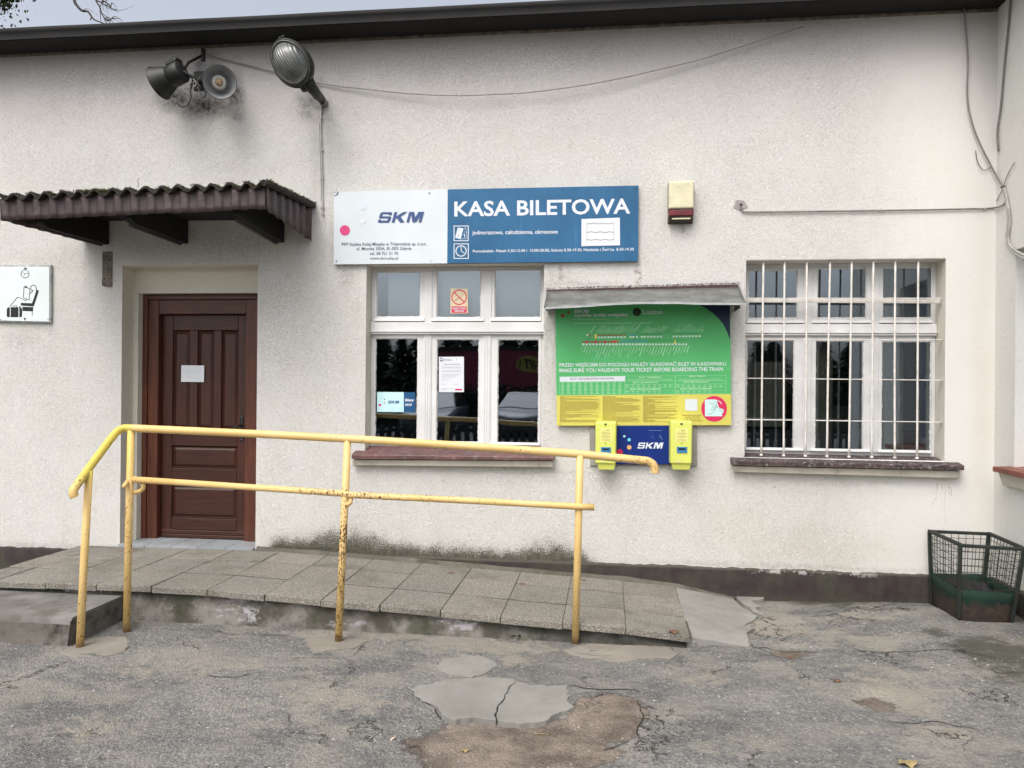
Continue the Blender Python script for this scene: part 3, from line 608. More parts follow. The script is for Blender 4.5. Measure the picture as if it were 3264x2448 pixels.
# wing window
wf = MB(); wf.box(WX+dR, WX+dR+.06, wy0, wy1, wz0, wz0+.07); wf.box(WX+dR, WX+dR+.06, wy0, wy1, wz1-.07, wz1)
for y in (wy0, (wy0+wy1)/2-.035, wy1-.07): wf.box(WX+dR+.002, WX+dR+.058, y, y+.07, wz0+.07, wz1-.07)
wfo = wf.build('window', M_WHITE, bld, .004)
MB().add([(WX+dR+.03, wy0, wz0), (WX+dR+.03, wy1, wz0), (WX+dR+.03, wy1, wz1), (WX+dR+.03, wy0, wz1)], [(0, 1, 2, 3)]).build('pane', M_GLASS, wfo)
MB().box(WX+dR+.2, WX+dR+.25, wy0-.3, wy1+.28, wz0-.2, wz1+.2).build('dark_inner_room', M_ROOM, bld)
s = MB(); a = XP(3169, 1487, WX-.10); s.hexa([(WX-.10, wy0-.12, wz0-.045), (WX-.10, wy1+.10, wz0-.045), (WX+dR, wy1+.0-.002, wz0-.02), (WX+dR, wy0, wz0-.02),
     (WX-.10, wy0-.12, wz0-.008), (WX-.10, wy1+.10, wz0-.008), (WX+dR, wy1-.002, wz0+.012), (WX+dR, wy0, wz0+.012)]); so_ = s.build('window_sill', M_REDS, wfo, .004)
s = MB(); s.hexa([(WX-.045, wy0-.10, wz0-.14), (WX-.045, wy1+.075, wz0-.14), (WX+.02, wy1+.075, wz0-.14), (WX+.02, wy0-.1, wz0-.14),
     (WX-.07, wy0-.11, wz0-.046), (WX-.07, wy1+.085, wz0-.046), (WX+.02, wy1+.085, wz0-.046), (WX+.02, wy0-.11, wz0-.046)]); s.build('sill_base', M_STONE, so_, .008)

# eaves and roof
OV = .27
fz0 = EZ-.005; fz1 = fz0+.092
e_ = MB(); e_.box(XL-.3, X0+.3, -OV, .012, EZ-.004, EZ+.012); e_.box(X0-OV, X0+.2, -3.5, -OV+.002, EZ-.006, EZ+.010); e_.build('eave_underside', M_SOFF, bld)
g_ = MB()
prof = [(-OV-.012, fz0-.002), (-OV-.014, fz0+.05), (-OV-.020, fz0+.055), (-OV-.030, fz0+.085), (-OV-.020, fz1), (-OV+.06, fz1+.01), (-OV+.002, fz0-.002)]
n = 60; vs = []
for i in range(n+1):
    x = XL-.3+(X0-OV-(XL-.3))*i/n
    for (y, z) in prof: vs.append((x, y+.002*mnoise.noise((x*2, 0, 0)), z+.006*mnoise.noise((x*.9, 0, 3))))
m = len(prof); g_.add(vs, [(i*m+k, (i+1)*m+k, (i+1)*m+k+1, i*m+k+1) for i in range(n) for k in range(m-1)], True)
g_.build('roof_edge', M_FASC, bld)
g_ = MB(); g_.box(X0-OV-.02, X0-OV+.02, -3.5, -OV-.0, fz0, fz1); g_.build('roof_edge', M_FASC, bld)
rf = MB(); rf.add([(XL-.3, -OV+.0, fz1-.01), (X0+6, -OV, fz1-.01), (X0+6, 4.8, fz1+.10), (XL-.3, 4.8, fz1+.10)], [(0, 1, 2, 3)])
rf.add([(X0-OV, -3.5, fz1-.012), (X0+6, -3.5, fz1-.012), (X0+6, -OV, fz1-.012), (X0-OV, -OV, fz1-.012)], [(0, 1, 2, 3)])
rf.build('roof', M_FASC, bld, fix=False)
# rough mortar line right under the eave
mt = MB(); mt.box(XL, X0, -.018, .01, EZ-.028, EZ-.004); mt.build('eave_mortar', simple('brown_mortar', (.13, .105, .085), .95, .4, 25, .6), bld, .006)

# ------------------------------------------------------------------ door
yF = .235
dx0 = P(452, 1300, yF).x; dx1 = dfx1-.002; dz0 = .252; dz1 = dfz1-.004
fr = MB()
ox = .045
fr.box(dx0, dx0+ox, yF, yF+.09, dz0, dz1); fr.box(dx1-.026, dx1, yF, yF+.09, dz0, dz1)
door = fr.build('door', M_FRAME, bld, .004)
fx = MB(); fx.box(dx0+ox+.001, dx1-.027, yF+.001, yF+.09, dz1-.045, dz1-.001); fx.build('door_head', M_FRAMEX, door, .004)
px0 = dx0+ox+.001; px1 = dx1-.027
lx0 = P(506, 1300, yF+.03).x; lx1 = P(784, 1300, yF+.03).x; lz1 = P(640, 1001, yF+.03).z
p_ = MB(); p_.box(px0, lx0, yF+.014, yF+.09, dz0, dz1-.047); p_.build('door_post', M_FRAME, door, .005)
p_ = MB(); p_.box(lx1, px1, yF+.014, yF+.09, dz0, dz1-.047); p_.build('door_post', M_FRAME, door, .005)
p_ = MB(); p_.box(lx0+.001, lx1-.001, yF+.017, yF+.09, lz1, dz1-.048); p_.build('door_rail', M_FRAMEX, door, .005)
yL = yF+.075
q = lambda px: P(px, 1300, yL).x
z_ = lambda py: P(640, py, yL).z
lf = MB(); lf.box(lx0-.01, lx1+.01, yL+.028, yL+.045, dz0+.01, lz1)
st0, st1 = q(549), q(757); sh0, sh1 = q(757), q(790)
zt = z_(1053); zm1, zm0 = z_(1368), z_(1422); hp0 = z_(1493); bp1, bp0 = z_(1549), z_(1652)
lf.build('door_leaf', M_DOOR, door)
def leafpart(x0, x1, z0, z1, m, y0=None, nm='door_stile'):
    b = MB(); b.box(x0, x1, y0 or yL, yL+.03, z0, z1); return b.build(nm, m, door, .006, 3)
leafpart(lx0+.002, st0, dz0+.012, lz1-.002, M_DOOR); leafpart(st1, lx1-.002, dz0+.012, lz1-.002, M_DOOR)
for (za, zb) in ((zt, lz1-.002), (zm0, zm1), (bp1, hp0), (dz0+.085, bp0)): leafpart(st0+.001, st1-.001, za, zb, M_DOORX, nm='door_rail')
m1a, m1b, m2a, m2b = q(602), q(628), q(679), q(704)
leafpart(m1a, m1b, zm1+.001, zt-.001, M_DOOR, yL+.002); leafpart(m2a, m2b, zm1+.001, zt-.001, M_DOOR, yL+.002)
def raised(x0, x1, z0, z1, m):
    b = MB(); i1, i2 = .012, .034
    def ring(i, y): return [(x0+i, y, z0+i), (x1-i, y, z0+i), (x1-i, y, z1-i), (x0+i, y, z1-i)]
    v = ring(.001, yL+.027)+ring(.004, yL+.012)+ring(i1, yL+.022)+ring(i2, yL+.008)
    b.add(v, [(k*4+j, k*4+(j+1) % 4, (k+1)*4+(j+1) % 4, (k+1)*4+j) for k in range(3) for j in range(4)]+[(12, 13, 14, 15)])
    return b.build('door_panel', m, door)
for a, b in ((st0, m1a), (m1b, m2a), (m2b, st1)): raised(a, b, zm1, zt, M_DOOR)
raised(st0, st1, hp0, zm0, M_DOORX); raised(st0, st1, bp0, bp1, M_DOORX)
b = MB(); b.box(lx0+.004, lx1-.004, yL-.012, yL+.03, dz0+.012, dz0+.045); b.box(lx0+.004, lx1-.004, yL-.006, yL+.03, dz0+.047, dz0+.083); b.build('weather_board', M_DOORX, door, .005)
b = MB(); ha = P(764, 1322, yL-.004); hb = P(776, 1408, yL-.004); b.box(ha.x, hb.x, yL-.006, yL+.002, hb.z, ha.z)
hz = P(770, 1356, yL).z; hx = (ha.x+hb.x)/2
pl = b.build('handle', M_INKK, door, .004)
b = MB(); b.tube([(hx, yL-.004, hz), (hx, yL-.05, hz), (hx-.012, yL-.06, hz-.002), (hx-.055, yL-.062, hz-.022), (hx-.085, yL-.058, hz-.038)], .008, 10); b.build('lever', M_INKK, door)
b = MB()
for zz in (ha.z-.02, hb.z+.02): b.lathe([(0.0001, -.009), (.004, -.008), (.005, -.005)], (hx, yL, zz), (0, 1, 0), 10)
b.build('screw', simple('bright_screw', (.5, .5, .48), .3, metallic=.8), door)

# ------------------------------------------------------------------ windows
def window(rect, yF, ub, lb, transom, lips, label, bottom_px, xpx):
    """ub / lb: glass openings of the upper and lower sashes in photo pixels"""
    x0, x1, z0, z1 = rect; x0 += .002; x1 -= .002; z1 -= .002
    X_ = lambda px: P(px, 1200, yF+.02).x
    Zf = lambda py: P(xpx, py, yF+.02).z
    zt1, zt0 = Zf(transom[0]), Zf(transom[1])
    mb = MB()
    xsu = [X_(v) for u in ub for v in (u[0], u[1])]
    zb = Zf(bottom_px)
    # outer frame and mullions
    d0, d1 = yF, yF+.075
    mb.box(x0, x0+.035, d0+.012, d1, zb, z1); mb.box(x1-.035, x1, d0+.012, d1, zb, z1)
    mb.box(x0+.036, x1-.036, d0+.012, d1, z1-.035, z1)
    mb.box(x0+.036, x1-.036, d0+.012, d1, zb, zb+.03)
    mids = [((xsu[1]+xsu[2])/2), ((xsu[3]+xsu[4])/2)]
    for m_ in mids:
        mb.box(m_-.033, m_+.033, d0-.004, d1, zb+.031, zt0-.001); mb.box(m_-.033, m_+.033, d0-.004, d1, zt1+.001, z1-.036)
        for dd in (-.02, .0, .02): mb.box(m_+dd-.004, m_+dd+.004, d0-.008, d0-.0042, zb+.035, zt0-.004)
    W = mb.build('window', M_WHITE, bld, .004); 
    tb = MB(); tb.box(x0+.001, x1-.001, d0-.018, d1, zt0+.035, zt1); tb.box(x0+.001, x1-.001, d0-.034, d1, zt0+.018, zt0+.034); tb.box(x0+.001, x1-.001, d0-.024, d1, zt0+.001, zt0+.017)
    tb.build('transom', M_WHITE, W, .004)
    bounds = [x0+.034, mids[0]-.031, mids[0]+.031, mids[1]-.031, mids[1]+.031, x1-.034]
    for row, (rects, zlo, zhi) in enumerate(((ub, zt1+.002, z1-.034), (lb, zb+.032, zt0-.001))):
        for k, r in enumerate(rects):
            a, b_ = bounds[2*k]-.006, bounds[2*k+1]+.006
            gx0, gx1 = X_(r[0]), X_(r[1]); gz1, gz0 = Zf(r[2]), Zf(r[3])
            s = MB(); y0, y1 = yF+.004, yF+.05
            s.box(a, gx0, y0, y1, zlo, zhi); s.box(gx1, b_, y0, y1, zlo, zhi); s.box(gx0+.0005, gx1-.0005, y0+.0004, y1, gz1, zhi); s.box(gx0+.0005, gx1-.0005, y0+.0004, y1, zlo, gz0)
            so = s.build('sash', M_WHITE, W, .0035)
            if row == 0:
                s = MB(); s.hexa([(a+.004, yF-.022, zlo+.006), (b_-.004, yF-.022, zlo+.006), (b_-.004, yF+.006, zlo+.006), (a+.004, yF+.006, zlo+.006), (a+.004, yF-.018, zlo+.022), (b_-.004, yF-.018, zlo+.022), (b_-.004, yF+.006, zlo+.036), (a+.004, yF+.006, zlo+.036)])
            else:
                s = MB(); s.hexa([(a+.004, yF-.020, zlo+.002), (b_-.004, yF-.020, zlo+.002), (b_-.004, yF+.006, zlo+.002), (a+.004, yF+.006, zlo+.002), (a+.004, yF-.016, zlo+.012), (b_-.004, yF-.016, zlo+.012), (b_-.004, yF+.006, zlo+.024), (a+.004, yF+.006, zlo+.024)])
            s.build('drip_rail', M_WHITE, W, .003)
            # crumbling putty bead round the glass
            pt = MB()
            def bead(pa, pb, inw):
                nn = max(6, int((Vector(pb)-Vector(pa)).length/.012)); vs = []
                for i in range(nn+1):
                    p = Vector(pa).lerp(Vector(pb), i/nn); wv = .006+.0065*max(0, mnoise.noise((p.x*40, k+row*5, p.z*40)))+.003*mnoise.noise((p.x*130, k, p.z*130))
                    vs += [(p.x, yF+.006, p.z), (p.x+inw[0]*wv, yF+.016, p.z+inw[1]*wv)]
                pt.add(vs, [(2*i, 2*i+2, 2*i+3, 2*i+1) for i in range(nn)])
            bead((gx0, 0, gz0), (gx1, 0, gz0), (0, 1)); bead((gx0, 0, gz1), (gx1, 0, gz1), (0, -1)); bead((gx0, 0, gz0), (gx0, 0, gz1), (1, 0)); bead((gx1, 0, gz0), (gx1, 0, gz1), (-1, 0))
            pt.build('putty', M_PUTTY, W, fix=False)
            g = MB(); g.add([(gx0-.004, yF+.017, gz0-.004), (gx1+.004, yF+.017, gz0-.004), (gx1+.004, yF+.017, gz1+.004), (gx0-.004, yF+.017, gz1+.004)], [(0, 1, 2, 3)])
            po = g.build('pane', M_GLASS, W, fix=False)
    return W
yW1 = .13
ub = [(1199, 1338, 866, 1011), (1391, 1531, 862, 1013), (1575, 1722, 861, 1013)]
lb = [(1197, 1332, 1079, 1416), (1393, 1527, 1082, 1416), (1587, 1718, 1082, 1416)]
W1 = window(w1_r, yW1, ub, lb, (1028, 1067), 0, '', 1427, 1450)
yW2 = .165
ub = [(2383, 2539, 860, 1014), (2602, 2758, 856, 1014), (2810, 2970, 855, 1014)]
lb = [(2379, 2530, 1086, 1436), (2598, 2751, 1087, 1438), (2809, 2966, 1088, 1441)]
W2 = window(w2_r, yW2, ub, lb, (1034, 1071), 0, '', 1452, 2680)
# blinds and curtains behind the glass
b = MB(); zb = P(1450, 1026, .4).z
b.add([(w1_r[0]+.12, .235, zb), (w1_r[1]-.02, .235, zb), (w1_r[1]-.02, .235, w1_r[3]-.0), (w1_r[0]+.12, .235, w1_r[3]-.0)], [(0, 1, 2, 3)])
b.build('blind', M_BLIND, W1, fix=False)
def curtain(x0, x1, z0, z1, y, amp, per, m, par, nm='curtain'):
    n = int((x1-x0)/.008); c = MB(); vs = []
    for i in range(n+1):
        x = x0+(x1-x0)*i/n; yy = y+amp*math.sin(2*PI*x/per+1.5*math.sin(x*9))
        vs += [(x, yy, z0), (x, yy, z1)]
    c.add(vs, [(2*i, 2*i+2, 2*i+3, 2*i+1) for i in range(n)], True); return c.build(nm, m, par, fix=False)
for (xa, xb, za, zb) in ((1.13, 1.44, 1.33, 1.86), (1.60, 1.80, 1.15, 2.2), (2.16, 2.34, 1.15, 2.62)):
    curtain(xa, xb, za, zb, .36, .018, .085, M_CURT, W2)
b = MB(); b.box(1.05, 2.5, .5, .8, 1.1, 1.3); b.box(1.5, 1.95, .45, .7, 1.3, 1.5); b.build('inner_shelf', M_CURTD, bld)

# sills
def sill(pts, yout, back_y, m, zback, par):
    """pts: front face px corners TL TR BR BL"""
    a, b_, c_, d_ = [P(x, y, yout) for x, y in pts]; n = 40; top = []; s = MB(); vs = []
    for i in range(n+1):
        t = i/n; w_ = .004*mnoise.noise((t*14, yout, 1))+.003*mnoise.noise((t*50, yout, 4))
        tt = a.lerp(b_, t); bb = d_.lerp(c_, t)
        vs += [(tt.x, back_y, zback), (tt.x, yout+w_+.006, tt.z+w_*.5), (tt.x, yout+w_, tt.z-.008+w_*.5), (bb.x, yout+w_, bb.z), (bb.x, back_y, bb.z+.001)]
    s.add(vs, [(5*i+k, 5*i+5+k, 5*i+6+k, 5*i+k+1) for i in range(n) for k in range(4)]+[(0, 1, 2, 3, 4), tuple(5*n+k for k in (4, 3, 2, 1, 0))]); return s.build('window_sill', m, par)
def sillbase(pts, yout, par):
    a, b_, c_, d_ = [P(x, y, yout) for x, y in pts]; s = MB()
    s.hexa([(d_.x, yout+.012, d_.z), (c_.x, yout+.012, c_.z), (c_.x, .01, c_.z), (d_.x, .01, d_.z), (a.x, yout, a.z), (b_.x, yout, b_.z), (b_.x, .01, b_.z), (a.x, .01, a.z)])
    return s.build('sill_base', M_STONE, par, .006, 3)
s1 = sill([(1121, 1448), (1765, 1457), (1765, 1467), (1121, 1463)], -.10, .13, M_SILL, P(1450, 1427, .13).z+.004, W1)
sillbase([(1121, 1465), (1762, 1469), (1762, 1490), (1121, 1484)], -.07, s1)
s2 = sill([(2334, 1467), (3074, 1484), (3073, 1499), (2335, 1483)], -.10, .165, M_SILLP, P(2700, 1452, .165).z+.004, W2)
sillbase([(2339, 1485), (3061, 1501), (3060, 1526), (2340, 1505)], -.07, s2)
# barred grille
gy = .045; gr = MB(); grille = None
tops = [2433.5, 2501, 2571.7, 2646, 2715, 2784, 2854, 2927]; bots = [2426.5, 2498, 2567, 2636, 2706, 2778.6, 2852, 2923]
for i, yl in enumerate(((951, 951), (1081, 1083), (1205.5, 1212), (1337, 1345.5))):
    a = P(2374, yl[0], gy+.008); b_ = P(3001, yl[1], gy+.008); gr.beam(a, b_, .026, .0065)
a = P(2374, 958, gy+.05); b_ = P(2996, 961, gy+.05); gr.beam(a, b_, .012, .030)
grille = gr.build('window_grille', M_BARS, W2, .001)
for tx, bx in zip(tops, bots):
    g = MB(); a = P(tx, 833, gy-.012); b_ = P(bx, 1451+(bx-2426)*.02, gy-.012); mid = a.lerp(b_, .5)+Vector((random.uniform(-.003, .003), 0, 0))
    g.tube(smooth_path([a, mid, b_], 5), .0078, 10)
    g.lathe([(.0001, .012), (.011, .008), (.014, 0), (.009, -.006)], b_, (0, 0, 1), 10)
    g.build('bar', M_BARS, W2)
# ================================================================== RAMP, STEP, PATCHES
fx_ = [(0, 1858), (307, 1863), (480.6, 1869), (657, 1881), (841, 1896.5), (1022, 1912), (1209, 1928), (1402.6, 1947), (1595, 1967), (1793, 1985), (1994.6, 2004), (2199, 2028.6), (2389, 2050)]
YE = -1.25
prof_r = [(P(x, y, YE).x, P(x, y, YE).z) for x, y in fx_]
prof_r[0] = (-4.53, .236); prof_r[1] = (-3.513, .244); prof_r[2] = (-3.11, .248)
def rz(x):
    p = prof_r
    if x <= p[0][0]: return p[0][1]
    for (a, za), (b, zb) in zip(p, p[1:]):
        if x <= b: return za+(zb-za)*(x-a)/(b-a)
    return p[-1][1]-(x-p[-1][0])*.12
ramp = thing('ramp', (-2, -.65, 0), 'grey pebbled concrete ramp of square slabs leading up to the brown door', 'ramp')
ramp['kind'] = 'structure'
tx = [-4.53, -4.30, -3.90, -3.513, -3.11, -2.706, -2.297, -1.90, -1.497, -1.088, -.689, -.286, .116, .52]
ty = [-.034, -.40, -.83, YE]
for i in range(len(tx)-1):
    for j in range(3):
        jw = .003 if i < 10 else .0012; xa, xb = tx[i]+jw, tx[i+1]-jw; ya, yb = ty[j+1]+.009, ty[j]-(.009 if j else .002)
        if i >= 9: g_ = .0012
        else: g_ = .0
        jz = [random.uniform(-.0025, .0025)*(1 if j < 2 else 1.4) for _ in range(4)]; yo = random.uniform(-.009, .006) if j == 2 else 0
        sl = -.012 if j == 0 else 0
        c = []
        for dz_ in (-.045, 0):
            for (x, y, k) in ((xa, ya+yo, 0), (xb, ya+yo, 1), (xb, yb, 2), (xa, yb, 3)):
                base = rz(x)+ (0.0)
                # ramp meets the wall a touch higher than at its free edge
                base += .012*(1+(y/1.25))*(1 if x > -2.9 else 0)
                c.append((x, y, base+jz[k]+dz_))
        b = MB(); b.hexa(c); b.build('paving_slab', M_TILE if random.random() < .6 else M_TILE2, ramp, .005, 2)
# mortar bed between the slabs, and the concrete base wall beneath
b = MB(); n = 60; vs = []
for i in range(n+1):
    x = -4.515+(0.53+4.515)*i/n; vs += [(x, -1.235, rz(x)-.004), (x, -.01, rz(x)+(.007 if x > -2.75 else -.004))]
b.add(vs, [(2*i, 2*i+2, 2*i+3, 2*i+1) for i in range(n)]); b.build('joint_bed', M_JOINT, ramp, fix=False)
b = MB(); vs = []; n = 140
for i in range(n+1):
    x = -4.48+(.50+4.48)*i/n; o = .012*mnoise.noise((x*2.5, 0, 7))+.006*mnoise.noise((x*9, 0, 7))
    vs += [(x, -1.20+o, rz(x)-.044), (x, -1.205+o*.4, rz(x)*.5-.03), (x, -1.225-o*1.2, .0), (x, -1.235, -.15)]
b.add(vs, [(4*i+k, 4*i+4+k, 4*i+5+k, 4*i+k+1) for i in range(n) for k in range(3)], True)
b.build('ramp_base', M_BASE, ramp, fix=False)
b = MB(); b.box(-4.49, -4.44, -1.19, -.03, -.1, .19); b.build('ramp_base', M_BASE, ramp)
# grey mortar apron where the wall meets the ramp
b = MB(); vs = []; n = 80
for i in range(n+1):
    x = door_r[1]+.03+(1.0-door_r[1])*i/n; zz = max(rz(x)+.012, .03)-sstep(.5, 1.0, x)*.03; h = (.028+.010*mnoise.noise((x*4, 1, 0)))*(1-sstep(.3, .95, x)); w_ = .035+.016*mnoise.noise((x*3, 5, 0))
    vs += [(x, -.034, max(zz+h, .0)), (x, -.034-w_*.4, zz+h*.55), (x, -.034-w_, zz-.004)]
b.add(vs, [(3*i+k, 3*i+3+k, 3*i+4+k, 3*i+k+1) for i in range(n) for k in range(2)], True); b.build('mortar_fillet', concrete('damp_mortar', (.10, .095, .075), (.17, .16, .135), dirt=(.05, .052, .035), dirt_amt=.8, dscale=5), ramp, fix=False)
# threshold tiles inside the door recess
b = None
tz = .262
for k in range(5):
    xa = door_r[0]+.005+(door_r[1]-door_r[0]-.01)*k/5; xb = door_r[0]+.005+(door_r[1]-door_r[0]-.01)*(k+1)/5-.004
    b = MB(); b.box(xa, xb, -.035, .30, .18, tz); b.build('threshold_tile', M_THRESH, ramp, .003)
# concrete skirt at the foot of the ramp (jagged, cracked away)
def slab_g(pts_px, z, th, name, mat, jag=.006, par=None, off=(0, 0), dens=.022, zf=None, kind=True):
    q = [G(x, y, z(x) if callable(z) else z) for x, y in pts_px]; out = []
    for i, p in enumerate(q):
        r = q[(i+1) % len(q)]; n = max(1, int((r-p).length/dens))
        for k in range(n):
            v = p.lerp(r, k/n); v = v+Vector((mnoise.noise((v.x*23, v.y*23, 1)), mnoise.noise((v.x*23, v.y*23, 8)), 0))*jag*2; out.append(v)
    bm = bmesh.new(); vs = [bm.verts.new((v.x, v.y, (zf(v.x, v.y) if zf else (z if not callable(z) else v.z))+.002*mnoise.noise((v.x*6, v.y*6, 2)))) for v in out]
    f = bm.faces.new(vs); 
    if f.normal.z < 0: f.normal_flip()
    r = bmesh.ops.extrude_face_region(bm, geom=[f]); 
    for v in [g for g in r['geom'] if isinstance(g, bmesh.types.BMVert)]: pass
    ext = [g for g in r['geom'] if isinstance(g, bmesh.types.BMVert)]
    for v in bm.verts:
        if v not in ext: v.co.z -= th
    bmesh.ops.recalc_face_normals(bm, faces=bm.faces)
    me = bpy.data.meshes.new(name); bm.to_mesh(me); bm.free(); me.materials.append(mat)
    o = bpy.data.objects.new(name, me); COL.objects.link(o)
    m = o.modifiers.new('bevel', 'BEVEL'); m.width = .004; m.segments = 2; m.limit_method = 'ANGLE'
    if par: attach(o, par)
    else:
        if kind: o['kind'] = 'structure'
    return o
skz = lambda x, y: rz(.52)+.001-min(1.1, max(0, x-.52)/.42)*.064+.009*sstep(-1.2, -.2, y)-.026*sstep(-.85, -1.22, y)
sk_ = [(2199, 2029), (2389, 2051), (2384, 2012), (2414, 2002), (2402, 1993), (2368, 1997), (2380, 1987), (2404, 1974), (2424, 1962), (2398, 1951), (2366, 1934), (2342, 1908), (2300, 1896), (2165, 1878), (2100, 1880), (2170, 2000)]
z_off = 6
o = slab_g([(x, y) for x, y in [(2195, 2030), (2389, 2052), (2382, 2014), (2408, 2000), (2372, 1997), (2384, 1984), (2404, 1974), (2422, 1962), (2398, 1952), (2366, 1934), (2342, 1908), (2325, 1893), (2150, 1872)]], lambda p: .052-(p-2195)/225*.040, .12, 'ramp_foot', M_CONC, .004, ramp, zf=skz)
o = slab_g([(2400, 1950), (2428, 1961), (2425, 1955), (2402, 1940), (2372, 1926), (2348, 1905), (2350, 1894), (2434, 1901), (2434, 1908), (2395, 1913), (2420, 1932), (2395, 1940)], .03, .05, 'broken_edge', M_CONC, .004, ramp)
o = slab_g([(2377, 1996), (2404, 2001), (2390, 2008), (2392, 1990)], .02, .03, 'broken_edge', M_CONC, .004, ramp)
b = MB(); a = G(2020, 2043, .0); c = G(2215, 2052, .0); b.hexa([(a.x, a.y-.0, -.04), (c.x, c.y+.01, -.04), (c.x, -1.2, -.04), (a.x, -1.2, -.04), (a.x, a.y, .045), (c.x, c.y+.01, .035), (c.x, -1.2, .035), (a.x, -1.2, .045)])
b.build('kerb_block', M_CONC, ramp, .008)
# step in front of the platform, left
sg = MB(); n = 50
def stepmesh():
    vs = []; X1 = -3.335
    for i in range(n+1):
        x = -5.6+(X1+5.6)*i/n; o = .016*mnoise.noise((x*4, 3, 0))+.009*mnoise.noise((x*16, 3, 0)); z = .168+.004*mnoise.noise((x*5, 0, 1))
        vs += [(x, -1.22, z), (x, -1.50, z), (x, -1.735+o, z-.002), (x, -1.748+o, z-.014), (x, -1.755+o*.6, .08), (x, -1.765, -.06)]
    sg.add(vs, [(6*i+k, 6*i+6+k, 6*i+7+k, 6*i+k+1) for i in range(n) for k in range(5)], True)
    sg.add([vs[6*n+k] for k in range(6)]+[(X1, -1.22, -.06)], [(0, 1, 2, 3, 4, 5, 6)])
stepmesh(); struct(sg.build('step', M_STEP, fix=False))
def mk_riser():
    return concrete('damp_step_riser', (.12, .11, .095), (.23, .212, .19), dirt=(.022, .020, .016), dirt_amt=.9, dscale=4.2, bump=.6)
b = MB(); vs = []; n = 60
for i in range(n+1):
    x = -5.6+(-3.333+5.6)*i/n; o = .012*mnoise.noise((x*5, 1, 0)); vs += [(x, -1.762+o*.4, .128+.008*mnoise.noise((x*9, 0, 0))), (x, -1.772, .06), (x, -1.78+o, .0), (x, -1.80, -.08)]
b.add(vs, [(4*i+k, 4*i+4+k, 4*i+5+k, 4*i+k+1) for i in range(n) for k in range(3)], True); MR = mk_riser(); struct(b.build('step_riser', MR, fix=False))
b = MB(); b.add([(-3.329, -1.765, .15), (-3.329, -1.235, .155), (-3.325, -1.235, -.06), (-3.322, -1.79, -.06)], [(0, 1, 2, 3)]); struct(b.build('step_riser', MR))
# flagstones and patches lying in the asphalt
Z2 = lambda pts: [(1000+x/1.843, 1600+y/1.843) for x, y in pts]
Z1 = lambda pts: [(x/1.956, 1600+y/1.956) for x, y in pts]
slab_g(Z2([(720, 970), (750, 935), (775, 902), (840, 893), (960, 893), (1020, 915), (1083, 940), (1072, 965), (1045, 980), (1020, 1003), (930, 1022), (840, 1018), (770, 1000)]), .004, .03, 'concrete_patch', M_CONC, .008)
slab_g(Z2([(580, 1100), (610, 1075), (700, 1065), (780, 1043), (900, 1034), (980, 1029), (1100, 1033), (1168, 1034), (1185, 1048), (1160, 1068), (1137, 1110), (1117, 1140), (1107, 1168), (1080, 1205), (1066, 1240), (1063, 1275), (1000, 1268), (900, 1265), (840, 1278), (790, 1262), (755, 1245), (728, 1220), (725, 1200), (690, 1180), (640, 1162), (590, 1140)]), .003, .05, 'concrete_patch', M_CONC, .009)
slab_g(Z2([(1190, 1050), (1270, 1070), (1380, 1078), (1490, 1075), (1497, 1130), (1496, 1178), (1530, 1202), (1490, 1228), (1440, 1240), (1395, 1252), (1365, 1280), (1300, 1290), (1210, 1298), (1140, 1290), (1072, 1277), (1075, 1240), (1088, 1207), (1115, 1170), (1124, 1142), (1145, 1112), (1168, 1070)]), .002, .05, 'concrete_patch', M_CONC, .009)
M_CONC2 = concrete('worn_patch_concrete', (.23, .21, .18), (.31, .29, .25), dirt=(.19, .15, .12), dirt_amt=.6, dscale=5, bump=.4)
slab_g(Z2([(1465, 872), (1560, 842), (1640, 830), (1780, 842), (1900, 842), (2070, 855), (2140, 890), (2115, 915), (1990, 912), (1900, 915), (1850, 935), (1750, 940), (1600, 915), (1500, 890)]), .003, .02, 'concrete_patch', M_CONC2, .010)
slab_g(Z1([(370, 940), (450, 900), (560, 850), (700, 838), (790, 840), (805, 900), (740, 945), (640, 965), (590, 950), (540, 962), (430, 955)]), .003, .03, 'concrete_patch', M_CONC2, .010)
slab_g(Z1([(1900, 850), (1960, 832), (2060, 838), (2180, 845), (2290, 860), (2220, 905), (2090, 915), (2010, 930), (1950, 945), (1925, 895)]), .003, .02, 'concrete_patch', M_CONC2, .010)
# open cracks in the asphalt
def crack(pts, w_, nm='asphalt_crack'):
    q = smooth_path([G(x, y, 0) for x, y in pts], 6); vs = []; n = len(q)
    for i, p in enumerate(q):
        d = (q[min(i+1, n-1)]-q[max(i-1, 0)]).normalized(); s_ = Vector((-d.y, d.x, 0)); jx = .010*mnoise.noise((p.x*19, p.y*19, 3))+.006*mnoise.noise((p.x*60, p.y*60, 3)); ww = .5*w_*(.25+.75*math.sin(PI*i/(n-1))**.6)*(.6+.9*abs(mnoise.noise((p.x*31, p.y*31, 7))))
        for e_s in (-1, 1): v = p+s_*(jx+e_s*ww); vs.append((v.x, v.y, gz(v.x, v.y)+.0035))
    b = MB(); b.add(vs, [(2*i, 2*i+2, 2*i+3, 2*i+1) for i in range(n-1)]); struct(b.build(nm, M_CRACK, fix=False))
M_CRACK = concrete('crack_dirt', (.022, .020, .015), (.05, .046, .034))
